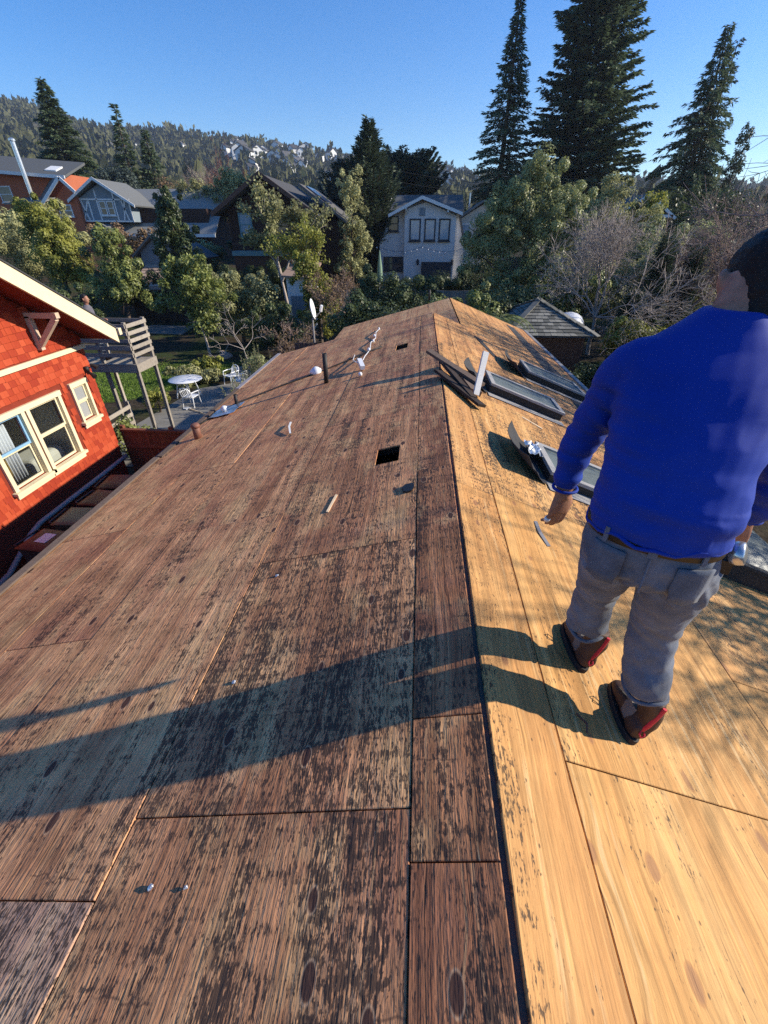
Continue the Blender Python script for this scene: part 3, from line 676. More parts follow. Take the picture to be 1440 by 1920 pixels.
# jersey
m = MB()
ring_loft(m, body_rings([(.437,1.125,4.845,.188,.138,24),(.44,1.13,4.89,.192,.140,24),(.445,1.14,4.95,.193,.141,23),(.455,1.175,5.04,.192,.138,21),(.472,1.22,5.13,.202,.138,19),
    (.495,1.265,5.21,.214,.133,17),(.517,1.305,5.28,.212,.122,16),(.533,1.33,5.335,.178,.100,15),(.548,1.345,5.385,.115,.084,15),(.558,1.352,5.425,.075,.074,15)]), 30)
limb(m, [(.42,1.345,5.27,.085),(.355,1.385,5.245,.088),(.322,1.425,5.13,.074),(.29,1.468,4.99,.060),(.277,1.468,4.87,.050),(.272,1.458,4.785,.041)], 20)
limb(m, [(.62,1.27,5.27,.085),(.70,1.245,5.235,.088),(.755,1.225,5.12,.074),(.80,1.22,4.99,.060),(.822,1.26,4.87,.050),(.835,1.30,4.785,.041)], 20)
def shirt_disp(c, q):
    d = .0035*mnoise.noise(c*7) + .005*(.35-abs(mnoise.noise(Vector((c.x*9+c.z*7, c.y*9, c.z*13-c.x*8)))))*max(0, min(1, (5.36-c.z)*5))
    d += .0075*mnoise.noise(Vector((c.x*5+c.z*9, c.y*5-c.z*6, c.z*15)))*max(0, min(1, (5.32-c.z)*4))
    if c.x < .36 and c.z < 5.2: d += .006*mnoise.noise(Vector((c.x*8, c.y*8, c.z*42)))         # sleeve folds
    if c.z < 4.97: d += .010*mnoise.noise(Vector((c.x*8, c.y*8, c.z*34)))*(1 if c.x > .5 else .55)   # bunched hem
    w = (c-Vector((.365,1.36,5.12))).length
    if w < .16: d += .010*math.sin((c.x*1.1+c.z*1.6+c.y*.4)*72)*(1-w/.16)                        # armpit folds
    return d
shirt = mlink('shirt', fuse(m, .0068, 7, shirt_disp), M['blue'])
for pts_, r_ in (([(.272+.043*math.cos(k/20*6.2832), 1.458+.043*math.sin(k/20*6.2832), 4.786) for k in range(21)], .006), ([(.835+.043*math.cos(k/20*6.2832), 1.30+.043*math.sin(k/20*6.2832), 4.786) for k in range(21)], .006)):
    mm = MB(); mm.tube(pts_, r_, 8, False); mlink('cuff', mm.mesh('cuff', True), M['blue'], shirt)
pts_ = []
for k in range(49):
    a = k/48*2*math.pi; u_, w_ = ax2(24, .190, .140); pts_.append((.438+u_[0]*math.cos(a)+w_[0]*math.sin(a), 1.126+u_[1]*math.cos(a)+w_[1]*math.sin(a), 4.849+.007*math.sin(5*a)+.006*math.sin(11*a)+.01*math.cos(a)))
mm = MB(); mm.tube(pts_, .006, 8, False); mlink('hem', mm.mesh('hem', True), M['blue'], shirt)
# jeans
m = MB()
ring_loft(m, body_rings([(.440,1.135,4.895,.172,.122,24),(.442,1.138,4.84,.180,.130,24),(.449,1.142,4.77,.190,.142,24),(.458,1.146,4.71,.196,.146,24),(.466,1.15,4.665,.180,.125,24)]), 28)
limb(m, [(.385,1.185,4.74,.103),(.395,1.21,4.66,.105),(.425,1.275,4.52,.088),(.462,1.345,4.37,.078),(.478,1.37,4.24,.078),(.488,1.378,4.17,.080),(.490,1.376,4.125,.073)], 22)
limb(m, [(.545,1.105,4.74,.108),(.56,1.115,4.66,.108),(.588,1.145,4.52,.094),(.614,1.168,4.37,.083),(.628,1.145,4.22,.082),(.637,1.118,4.16,.086),(.640,1.105,4.10,.077)], 22)
def jean_disp(c, q):
    low = max(0, min(1, (4.36-c.z)*4.2)); d = .003*mnoise.noise(c*8)
    s1 = c.z*17+c.x*13-c.y*9; s2 = c.z*15-c.x*15+c.y*6
    d += (.005+.012*low)*(.32-abs(mnoise.noise(Vector((s1*.75, c.x*6, c.y*6)))))
    d += (.004+.009*low)*(.32-abs(mnoise.noise(Vector((c.x*7, s2*.9+3, c.y*7)))))
    d += .004*mnoise.noise(Vector((c.x*16-c.z*9, c.y*14, c.z*20)))
    w = abs(c.z-4.39)
    if w < .09: d += .004*math.sin(c.z*95+c.x*45)*(1-w/.09)                                      # behind the knees
    w = abs(c.z-4.66)
    if w < .08: d += .005*math.sin((c.z*.8+abs(c.x-.46)*1.5)*85)*(1-w/.08)                       # below the seat
    return d
jeans = mlink('jeans', fuse(m, .0068, 4, jean_disp), M['denim'])
# hem rolls
for (x, y, z, r) in ((.490,1.376,4.122,.076), (.640,1.105,4.097,.081)):
    pts = []
    for k in range(25):
        a = k/24*2*math.pi; pts.append((x+r*math.cos(a), y+r*math.sin(a), z+.010*math.sin(3*a+x*9)))
    mm = MB(); mm.tube(pts, .0085, 8, False); mlink('hem', mm.mesh('hem', True), M['denim'], jeans)
def strap(zc, hh, ring, thick, yaw, a0=0, a1=2*math.pi, n=44, tiltz=0):
    (cx, cy, hw, hd) = ring; m = MB()
    for k in range(n+1):
        a = a0+(a1-a0)*k/n; u, w = ax2(yaw, 1, 1); ca, sa = math.cos(a), math.sin(a); e = .88
        ca = math.copysign(abs(ca)**e, ca); sa = math.copysign(abs(sa)**e, sa)
        for rr, dz in ((0,-hh),(thick,-hh),(thick,hh),(0,hh)):
            m.v.append((cx+u[0]*(hw+rr)*ca+w[0]*(hd+rr)*sa, cy+u[1]*(hw+rr)*ca+w[1]*(hd+rr)*sa, zc+dz+tiltz*ca))
    for k in range(n):
        for j in range(4): m.f.append((k*4+j, k*4+(j+1)%4, (k+1)*4+(j+1)%4, (k+1)*4+j))
    return m
u_, w_ = ax2(24, 1, 1); mm = MB(); mm.tube([(.445-w_[0]*(.138+k*.0035), 1.140-w_[1]*(.138+k*.0035), 4.825-k*.022) for k in range(7)], .0035, 6); mlink('seam', mm.mesh('seam', True), M['denim'], jeans)
mlink('belt', strap(4.845, .019, (.441,1.136,.180,.131), .011, 24).mesh('belt', True), M['belt'])
for ang in (232, 270, 308): 
    mm = strap(4.843, .026, (.441,1.136,.192,.143), .004, 24, R(ang-2.4), R(ang+2.4), 3); mlink('belt_loop', mm.mesh('loop'), M['denim'], jeans)
# back pockets, following the seat
for ang, zz in ((236, 4.742), (304, 4.738)):
    u, w = ax2(24, 1, 1); m = MB(); n = 6
    for i in range(n+1):
        for j in range(n+1):
            s_, t_ = i/n*2-1, j/n*2-1; a = R(ang + s_*17*(1-.12*(t_ < -.5))); rad = 1.035
            hw, hd = .192*rad+.002, .144*rad+.003; z = zz+t_*.062-(.012*(1-abs(s_)) if j == 0 else 0)
            ca, sa = math.cos(a), math.sin(a); e = .88; ca = math.copysign(abs(ca)**e, ca); sa = math.copysign(abs(sa)**e, sa)
            m.v.append((.453+u[0]*hw*ca+w[0]*hd*sa, 1.144+u[1]*hw*ca+w[1]*hd*sa, z))
    m.f += [(i*(n+1)+j, (i+1)*(n+1)+j, (i+1)*(n+1)+j+1, i*(n+1)+j+1) for i in range(n) for j in range(n)]
    o = mlink('pocket', m.mesh('pocket', True), M['denim'], jeans); sm = o.modifiers.new('s', 'SOLIDIFY'); sm.thickness = .006; sm.offset = 1
# body: one mesh of head, neck and hands joined through the arms inside the sleeves
m = MB()
hc = Vector((.622, 1.400, 5.485))
limb(m, [(.548,1.345,5.30,.07),(.565,1.362,5.42,.060),(.590,1.385,5.49,.062)], 18)
hd_ = Matrix.Translation(hc) @ Matrix.Rotation(R(-14), 4, 'Z') @ Matrix.Rotation(R(-20), 4, 'X')
def hr(z, w, d, yo=0): return (hd_ @ Vector((0, yo, z)), hd_.to_3x3() @ Vector((w, 0, 0)), hd_.to_3x3() @ Vector((0, d, 0)))
ring_loft(m, [hr(-.125,.035,.035,.055),hr(-.11,.052,.062,.035),hr(-.08,.064,.085,.015),hr(-.04,.072,.097,.002),hr(0,.078,.102,0),hr(.04,.077,.102,-.002),hr(.08,.066,.088,-.004),hr(.105,.045,.062,-.005),hr(.118,.018,.025,-.005)], 24)
def hv(x, y, z): return tuple(hd_ @ Vector((x, y, z)))
limb(m, [(*hv(0,.095,.02),.012),(*hv(0,.112,-.015),.014),(*hv(0,.120,-.03),.015),(*hv(0,.10,-.045),.012)], 10)       # nose
limb(m, [(*hv(-.025,.093,-.068),.009),(*hv(0,.100,-.068),.012),(*hv(.025,.093,-.068),.009)], 8)                        # mouth
for s in (-1, 1):
    limb(m, [(*hv(.015*s,.097,.028),.008),(*hv(.045*s,.088,.03),.008)], 8)                                            # brow
    limb(m, [(*hv(.078*s,.0,-.040),.011),(*hv(.092*s,-.012,-.020),.013),(*hv(.098*s,-.018,.008),.012),(*hv(.088*s,-.004,.024),.010)], 8)   # ear
    ring_loft(m, [(hv(.076*s,-.002,-.04),(.008,0,0),(0,.012,0)),(hv(.082*s,-.006,-.01),(.009,0,0),(0,.02,0)),(hv(.080*s,-.004,.02),(.008,0,0),(0,.018,0))], 10)
limb(m, [(.36,1.38,5.24,.05),(.29,1.468,4.99,.042),(.272,1.458,4.785,.031),(.271,1.455,4.745,.029)], 14)
limb(m, [(.70,1.245,5.24,.05),(.80,1.22,4.99,.042),(.835,1.30,4.785,.031),(.836,1.303,4.745,.029)], 14)
ring_loft(m, body_rings([(.455,1.16,4.88,.15,.10,22),(.475,1.22,5.1,.16,.10,19),(.50,1.27,5.25,.17,.09,16)]), 18)
limb(m, [(.50,1.27,5.2,.09),(.40,1.36,5.25,.06)], 12); limb(m, [(.50,1.27,5.2,.09),(.66,1.25,5.25,.06)], 12)
for hx, hy, hz, rot, sg in ((.272,1.455,4.765,-72,-1),(.836,1.305,4.765,70,1)):
    h = hand_mesh(sg); mt = Matrix.Translation((hx, hy, hz)) @ Matrix.Rotation(R(rot), 4, 'Z')
    h.v = [tuple(mt @ Vector(v)) for v in h.v]; m.add(h.v, h.f)
body = mlink('body', fuse(m, .0052, 3), M['skin'])
m = MB()
hair = [hr(-.125,.040,.030,-.058),hr(-.098,.053,.045,-.052),hr(-.07,.060,.058,-.043),hr(-.045,.068,.072,-.034),hr(-.01,.078,.086,-.026),hr(.03,.083,.108,-.008),hr(.07,.078,.108,-.004),hr(.10,.060,.082,-.006),hr(.122,.032,.045,-.006),hr(.128,.01,.014,-.006)]
ring_loft(m, hair, 26); mlink('hair', fuse(m, .007, 3, lambda c, q: .004*mnoise.noise(c*70)+.003*mnoise.noise(c*25)), M['hair'])
for s in (-1, 1):
    m = MB(); m.lathe([(.002,-.008),(.008,-.005),(.009,0),(.008,.005),(.002,.008)], 10, hv(.032*s,.086,.004)); mlink('eye', m.mesh('eye', True), M['white_plastic'], body)
# bandage on a finger, steel tape case on the belt
mt = Matrix.Translation((.272,1.455,4.765)) @ Matrix.Rotation(R(-72), 4, 'Z')
m = MB(); m.tube([mt @ Vector((-.011,-.033,-.116)), mt @ Vector((-.018,-.033,-.134))], .0122, 10); mlink('finger_bandage', m.mesh('b', True), M['white_plastic'])
boot(man, on_roof(.500, 1.300, 0), R(-2), AR, -1); boot(man, on_roof(.615, 1.005, 0), R(-9), AR, 1)
tp = empty('tape_measure', (.622, 1.055, 4.80), 0, 'round steel tape measure clipped to the man\'s belt at his right hip', 'tape measure')
m = MB(); m.lathe([(.022,-.02),(.034,-.016),(.036,0),(.034,.016),(.022,.02)], 18)
o = m.build('case', M['tape'], tp, True); o.rotation_euler = (R(70), 0, R(50)); o.location = (.02, -.01, .02)
m = MB(); m.box(-.03, .022, -.02, .02, -.05, -.005); o = m.build('pouch', M['belt'], tp); o.rotation_euler = (0, 0, R(-24))
m = MB(); m.tube([(-.005,.0,-.04),(-.012,-.012,-.10),(-.03,-.03,-.135)], .004, 6); m.build('strap', M['belt'], tp)

# ------------------------------------------------------------------ red shingled house next door
WX, WY = -7.9, 9.6
red = empty('neighbour_house', (WX, WY, 0), 0, 'red shingled house with cream window frames across the alley', 'house')
def rl(m, name, mat, par=None, smooth=False):
    m.v = [(x-WX, y-WY, z) for x, y, z in m.v]; return m.build(name, mat, par or red, smooth)
def roofz(y): return 3.55+.62*(9.85-y)          # underside of the roof at the gable
YA = 5.0
m = MB(); t = .15
def wseg(y0, y1, z0, z1): m.box(WX-t, WX, y0, y1, z0, z1)
wseg(1.0, 6.55, 0, 2.8); wseg(6.55, 8.35, 0, 1.42); wseg(6.55, 8.35, 2.68, 2.8); wseg(7.36, 7.53, 1.42, 2.68); wseg(8.35, 8.82, 0, 2.8)
wseg(8.82, 9.24, 0, 1.96); wseg(8.82, 9.24, 2.72, 2.8); wseg(9.24, WY, 0, 2.8)
m.prism([(WX-t, .2, 2.8), (WX-t, WY, 2.8), (WX-t, WY, roofz(WY)-.02), (WX-t, YA, roofz(YA)-.02), (WX-t, .2, roofz(YA)-.62*4.8)], (t, 0, 0))
m.box(-15.5, WX-t, WY-.15, WY, 0, 3.9)
rl(m, 'wall', M['red_dark'])
m = MB(); m.prism([(-15.6, 9.86, roofz(9.86)), (-15.6, YA, roofz(YA)), (-7.22, YA, roofz(YA)), (-7.22, 9.86, roofz(9.86))], (0, .07, .12))
m.prism([(-15.6, -.1, roofz(YA)-.62*5.1), (-15.6, YA, roofz(YA)), (-7.22, YA, roofz(YA)), (-7.22, -.1, roofz(YA)-.62*5.1)], (0, -.07, .12)); roof_r = rl(m, 'roof', M['red_dark'])
m = MB(); m.prism([(-7.21, 9.88, roofz(9.88)-.06), (-7.21, YA, roofz(YA)-.06), (-7.21, YA, roofz(YA)+.25), (-7.21, 9.88, roofz(9.88)+.25)], (.05, 0, 0)); rl(m, 'rake_board', M['cream'])
m = MB(); m.prism([(-7.24, 9.9, roofz(9.9)+.255), (-7.24, YA, roofz(YA)+.255), (-7.24, YA, roofz(YA)+.285), (-7.24, 9.9, roofz(9.9)+.285)], (.10, 0, 0)); rl(m, 'drip_edge', M['felt'])
m = MB(); m.box(-7.35, -7.15, 9.96, 10.06, roofz(9.9)+.10, roofz(9.9)+.24); rl(m, 'gutter_end', M['cream'])
m = MB(); m.box(WX+.012, WX+.055, 3.0, WY+.05, 3.40, 3.49); rl(m, 'belt_trim', M['cream'])
m = MB(); m.bar((WX+.06, 8.42, 4.24), (WX+.06, 8.42, 3.62), .10, .10, (1,0,0)); m.bar((WX, 8.42, 4.26), (-7.23, 8.42, 4.26), .10, .10); m.bar((-7.30, 8.42, 4.20), (WX+.08, 8.42, 3.70), .09, .09); rl(m, 'bracket', M['pinkcream'])
m = MB(); m.bar((WX-.005, 1.0, .93), (WX-.005, WY+.02, .93), .05, .1); rl(m, 'water_table', M['red_dark'])
# shingles: the nearest 300 one by one, the rest in one part
random.seed(21)
sw = [.085, .11, .13, .15, .175, .20]
def shg(m, y, z, w, h=.15):
    m.add([(WX+.004, y+.002, z+h), (WX+.004, y+w-.002, z+h), (WX+.022, y+w-.002, z), (WX+.022, y+.002, z), (WX, y+.002, z+h), (WX, y+w-.002, z+h), (WX, y+w-.002, z), (WX, y+.002, z)],
          [(0,3,2,1),(3,7,6,2),(0,4,7,3),(1,2,6,5)]); return m
protos = []
for w in sw:
    m = MB(); shg(m, 0, 0, w); m.v = [(x-WX, y, z) for x, y, z in m.v]; me = m.mesh('shingle'); me.materials.append(M['red_shingle']); protos.append(me)
cand = []; z = .955; k = 0
while z < 6.4:
    top = min(WY+.015, 9.85-(z+.13-3.55)/.62); y = 4.7-random.random()*.2+.3*(z > 3)
    if abs(z+.06-3.45) > .075:
        while y < top-.03:
            i = random.randrange(6); w = sw[i]
            if y+w > top: w = top-y
            hit = (z+.12 > 1.33 and z < 2.80 and y+w > 6.40 and y < 8.48) or (z+.12 > 1.88 and z < 2.80 and y+w > 8.72 and y < 9.33)
            if not hit: cand.append((y, z+random.uniform(-.007, .007), w, i))
            elif y < 6.40 and z+.12 > 1.33 and z < 2.8: cand.append((y, z, 6.40-y, -1))
            y += w
    z += .122
cand_v = [c for c in cand if c[0] > 5.9+(c[1]-.92)*.6]; cand_v.sort(key=lambda c: math.hypot(c[0], c[1]-5.6))
near = set(id(c) for c in cand_v if c[3] >= 0); near_l = [c for c in cand_v if c[3] >= 0 and abs(c[2]-sw[c[3]]) < 1e-6][:300]; near = set(map(id, near_l))
for c in near_l:
    o = link('shingle', protos[c[3]], None, red); o.location = (0, c[0]-WY, c[1]); o.rotation_euler = (random.uniform(-.015, .015), 0, 0)
m = MB()
for c in cand:
    if id(c) not in near: shg(m, *c[:3])
tag(rl(m, 'shingle_field', M['red_shingle']), kind='stuff')
# windows
def window(par, off, y0, y1, z0, z1, sash='cream', pane='glass', lower=True, sill=True, frame=.085):
    def bl(m, name, mat, p): m.v = [(x-off[0], y-off[1], z-off[2]) for x, y, z in m.v]; return m.build(name, mat, p)
    X0, X1 = WX-.06, WX+.05; m = MB(); f = frame
    m.box(X0, X1, y0, y0+f, z0, z1); m.box(X0, X1, y1-f, y1, z0, z1); m.box(X0, X1+.01, y0-.02, y1+.02, z1+.001, z1+.10)
    wnd = bl(m, 'window', M['cream'], par)
    m = MB(); m.box(X0, X1+.06, y0-.05, y1+.05, z0-.06, z0-.001); m.box(X1-.03, X1+.005, y0-.01, y1+.01, z0-.15, z0-.061); bl(m, 'sill', M['cream'], wnd)
    zm = (z0+z1)/2+.03; s = .045
    for (a, b, xo, mt) in ((zm, z1, -.015, sash), (z0, zm, -.055, 'cream')):
        m = MB(); xa, xb = WX+xo-.03, WX+xo+.005; ya, yb = y0+f, y1-f
        m.box(xa, xb, ya, ya+s, a, b); m.box(xa, xb, yb-s, yb, a, b); m.box(xa, xb, ya+s, yb-s, a, a+s); m.box(xa, xb, ya+s, yb-s, b-s, b); bl(m, 'sash', M[mt], wnd)
        m = MB(); m.box(WX+xo-.016, WX+xo-.012, ya+s, yb-s, a+s, b-s); bl(m, 'pane', M[pane], wnd)
    return wnd
window(red, (WX, WY, 0), 7.46, 8.42, 1.42, 2.70); window(red, (WX, WY, 0), 6.48, 7.42, 1.42, 2.70, 'bluesash'); window(red, (WX, WY, 0), 8.76, 9.29, 1.95, 2.72, 'cream', 'screen', frame=.06)
m = MB()                                     # the lit room behind the glass
m.box(-10.6, -10.5, 5.2, 8.62, 0.4, 3.1); m.box(-10.5, WX-t-.01, 8.52, 8.6, .4, 3.1); m.box(-10.5, WX-t-.01, 5.2, 5.3, .4, 3.1); m.box(-10.5, WX-t-.01, 5.3, 8.52, .4, .5); m.box(-10.5, WX-t-.01, 5.3, 8.52, 3.0, 3.1)
rl(m, 'room_wall', M['room'])
def drape(x, y0, y1, z0, z1, folds, label, mat='curtain'):
    m = MB(); n = 40
    for i in range(n+1):
        u = i/n
        for z in (z1, (z0+z1)/2, z0):
            s_ = 1-.35*((z1-z)/(z1-z0))*0; m.v.append((x+.035*math.sin(u*folds*6.28), y0+(y1-y0)*u, z))
    m.f += [(i*3+j, (i+1)*3+j, (i+1)*3+j+1, i*3+j+1) for i in range(n) for j in range(2)]
    o = tag(m.build('curtain', M[mat], None, True), label, 'curtain'); sm = o.modifiers.new('s', 'SOLIDIFY'); sm.thickness = .004; return o
drape(WX-.26, 6.85, 7.18, 1.45, 2.72, 5, 'white curtain hanging inside the blue-edged window of the red house')
m = MB(); limb(m, [(WX-.34,6.70,2.08,.05),(WX-.34,6.74,1.95,.085),(WX-.34,6.76,1.75,.09),(WX-.34,6.80,1.56,.06)], 12)
o = tag(link('cloth_doll', fuse(m, .02, 3, lambda c, q: .02*mnoise.noise(c*14)), M['yellow']), 'yellow stuffed cloth figure inside the window of the red house', 'toy')
m = MB(); m.box(-9.0, -8.3, 7.5, 8.45, .5, 1.55); tag(m.build('armchair', M['room'], None), 'pale armchair back inside the right-hand large window', 'chair')
bpy.data.objects['armchair'].modifiers.new('b', 'BEVEL').width = .12
bpy.data.objects['armchair'].modifiers['b'].segments = 4
# grey drain pipe along the foot of the wall
m = MB(); m.tube([(-7.72,9.5,.76),(-7.72,8.6,.74),(-7.72,6.5,.72),(-7.70,6.2,.66),(-7.66,5.75,.47),(-7.62,5.4,.34),(-7.6,4.9,.30),(-7.6,3.6,.29)], .05, 10)
tag(m.build('drain_pipe', M['greypipe'], None, True), 'grey pipe running along the foot of the red wall and bending down', 'pipe')
fl = empty('flood_light', (WX+.03, 9.42, 2.98), 0, 'black twin floodlight on the corner of the red house', 'floodlight')
m = MB(); m.lathe([(.05,-.05),(.05,.05)], 12); o = m.build('mount', M['iron'], fl, True); o.location = (.03, 0, 0)
for dy, dz in ((.07, .06), (-.05, -.10)):
    m = MB(); m.tube([(.03,0,0),(.10,dy*.5,dz*.5),(.13,dy,dz)], .014, 6); m.tube([(.11,dy,dz+.02),(.17,dy*1.3,dz-.01),(.22,dy*1.5,dz-.05)], [.03,.045,.062], 12); m.build('lamp_head', M['iron'], fl)

# bins in the alley
def bin_(x, y, rz, mat, label, lidmat=None, sticker=False):
    e = empty('wheelie_bin', (x, y, 0), rz, label, 'bin', 'bins in the alley'); m = MB()
    m.add([(-.22,-.25,.06),(.22,-.25,.06),(.22,.25,.06),(-.22,.25,.06),(-.28,-.32,.98),(.28,-.32,.98),(.28,.32,.98),(-.28,.32,.98)], [(0,3,2,1),(4,5,6,7),(0,1,5,4),(1,2,6,5),(2,3,7,6),(3,0,4,7)])
    m.build('body', M[mat], e)
    m = MB(); n = 8
    for i in range(n+1):
        for j in range(n+1):
            u, w = i/n*2-1, j/n*2-1; m.v.append((u*.31, w*.35, 1.0+.05*(1-u**6)*(1-w**6)))
    m.f += [(i*(n+1)+j, (i+1)*(n+1)+j, (i+1)*(n+1)+j+1, i*(n+1)+j+1) for i in range(n) for j in range(n)]
    ld = m.build('lid', M[lidmat or mat], e, True); sm = ld.modifiers.new('s', 'SOLIDIFY'); sm.thickness = .03; sm.offset = -1
    m = MB(); m.tube([(-.24,.36,.99),(-.24,.42,1.0),(.24,.42,1.0),(.24,.36,.99)], .016, 8); m.build('handle', M['black_plastic'], e)
    for s in (-1, 1): m = MB(); m.tube([(.25*s,.24,.11),(.31*s,.24,.11)], .11, 14); m.build('wheel', M['black_plastic'], e)
    if sticker: m = MB(); m.box(-.13,.13,-.12,.10,1.052,1.055); m.build('sticker', M['white_wood'], ld)
    return e
bin_(-6.78, 5.62, R(84), 'black_plastic', 'dark bin nearest the camera in the alley, with a pale sticker on its lid', 'bin_brown', True)
bin_(-6.72, 6.40, R(92), 'bin_green', 'green lidded bin in the middle of the alley')
bin_(-6.68, 7.08, R(86), 'bin_brown', 'brown bin right behind the green one in the alley')
bin_(-6.75, 7.78, R(95), 'bin_brown', 'brown bin farthest back in the alley')

# board gate between the houses
ft = empty('board_fence', (-6.0, 9.85, 0), 0, 'dark reddish board gate closing the alley beside the red house', 'gate')
x = -7.84
while x < -3.3:
    w = .095; m = MB(); m.box(x+6.0, x+w+6.0-.006, -.012, .012, .05, 1.30+random.uniform(-.008,.008)); m.build('board', M['redwood'], ft); x += w
for a, b, z0, z1 in ((-7.86, -3.3, 1.31, 1.36), (-7.86, -3.3, .86, .95), (-7.86, -3.3, .15, .24)):
    m = MB(); m.box(a+6, b+6, -.06, -.014, z0, z1) if z0 < 1.3 else m.box(a+6, b+6, -.07, .05, z0, z1); m.build('rail', M['redwood'], ft)
for x in (-7.86, -6.55, -5.2): m = MB(); m.box(x+6-.05, x+6+.05, .013, .11, 0, 1.42); m.build('post', M['redwood'], ft)

# weathered deck behind the red house
dk = empty('garden_deck', (-9, 12.7, 0), 0, 'weathered grey raised timber deck on posts behind the red house', 'deck')
def db(a, b, w, h, name, up=(0,0,1)):
    m = MB(); o = Vector((9, -12.7, 0)); m.bar(Vector(a)+o, Vector(b)+o, w, h, up); return m.build(name, M['greywood'], dk)
DX, DY0, DY1 = -8.5, 12.2, 13.15
for (x, y, z1) in ((-9.45,DY0,3.46),(DX,DY0,3.50),(DX,DY1,3.50),(-10.6,DY0,3.46),(-9.9,DY1,3.45),(-11.6,DY1,3.45)):
    db((x, y, 0), (x, y, z1), .09, .09, 'post', (0,1,0))
for i in range(5):
    z = 2.62+i*.195
    db((-11.6, DY0-.062, z), (DX+.05, DY0-.062, z+.005), .025, .10, 'slat'); db((DX+.062, DY0-.03, z), (DX+.062, DY1+.05, z), .025, .10, 'slat')
    if i % 2 == 0: db((-11.6, DY1+.062, z), (DX, DY1+.062, z), .025, .10, 'slat')
db((-11.6, DY0-.065, 2.26), (DX+.06, DY0-.065, 2.26), .03, .24, 'rim_board'); db((DX+.065, DY0-.08, 2.26), (DX+.065, DY1+.06, 2.26), .03, .24, 'rim_board')
y = DY0-.02
while y < DY1: db((-11.6, y, 2.36), (DX+.04, y, 2.36), .135, .03, 'floor_board'); y += .142
for i in range(4): db((-9.02, 10.75, .42+i*.24), (-9.02, 12.1, .42+i*.24), .03, .11, 'slat')
for y in (10.75, 12.08): db((-9.06, y, 0), (-9.06, y, 1.3), .08, .08, 'post', (0,1,0))
for i in range(3): db((-9.9, 11.0, .5+i*.24), (-9.1, 10.9, .5+i*.24), .03, .11, 'slat')
# second person, on the deck
def small_person(x, y, z, rz, label, shirt, trousers):
    e = empty('person', (x, y, z), rz, label, 'person'); m = MB()
    ring_loft(m, [((0,0,.92),(.17,0,0),(0,.12,0)),((0,0,1.1),(.17,0,0),(0,.12,0)),((0,.01,1.3),(.21,0,0),(0,.125,0)),((0,.01,1.42),(.19,0,0),(0,.10,0)),((0,.01,1.5),(.07,0,0),(0,.065,0))], 16)
    for s in (-1, 1): limb(m, [(.19*s,.0,1.42,.065),(.23*s,.02,1.2,.055),(.22*s,.16,1.05,.045),(.14*s,.30,1.08,.04)], 12)
    link('shirt', fuse(m, .02, 4), M[shirt], e)
    m = MB()
    for s in (-1, 1): limb(m, [(.08*s,0,.95,.10),(.095*s,0,.75,.09),(.10*s,.01,.45,.07),(.10*s,0,.1,.06)], 12)
    link('trousers', fuse(m, .02, 3), M[trousers], e)
    m = MB()
    limb(m, [(0,.01,1.44,.055),(0,.02,1.56,.055)], 12)
    ring_loft(m, [((0,.05,1.53),(.035,0,0),(0,.035,0)),((0,.03,1.57),(.062,0,0),(0,.08,0)),((0,.02,1.64),(.072,0,0),(0,.095,0)),((0,.015,1.71),(.07,0,0),(0,.09,0)),((0,.01,1.76),(.035,0,0),(0,.045,0))], 16)
    limb(m, [(0,.11,1.66,.012),(0,.128,1.625,.014),(0,.11,1.61,.012)], 8)
    for s in (-1, 1):
        limb(m, [(.078*s,0,1.61,.014),(.08*s,-.005,1.66,.016)], 8)
        limb(m, [(.15*s,.29,1.08,.035),(.12*s,.36,1.08,.035),(.09*s,.40,1.07,.02)], 8)
    link('body', fuse(m, .012, 3), M['skin'], e)
    m = MB(); ring_loft(m, [((0,-.045,1.58),(.05,0,0),(0,.045,0)),((0,-.02,1.65),(.078,0,0),(0,.085,0)),((0,.005,1.715),(.076,0,0),(0,.095,0)),((0,.008,1.775),(.035,0,0),(0,.045,0))], 16)
    link('hair', fuse(m, .014, 3), M['hair'], e)
    for s in (-1, 1): m = MB(); ring_loft(m, [((.10*s,-.09,.0),(.045,0,0),(0,.02,0)),((.10*s,-.08,.09),(.045,0,0),(0,.05,0))] and [((.10*s,.05,.0),(.045,0,0),(0,.14,0)),((.10*s,.04,.06),(.045,0,0),(0,.12,0)),((.10*s,0,.14),(.05,0,0),(0,.06,0))], 12); m.build('shoe', M['boot'], e, True)
    return e
small_person(-9.75, 12.68, 2.377, R(-75), 'man in a grey shirt on the grey deck behind the red house', 'greyshirt', 'denim')

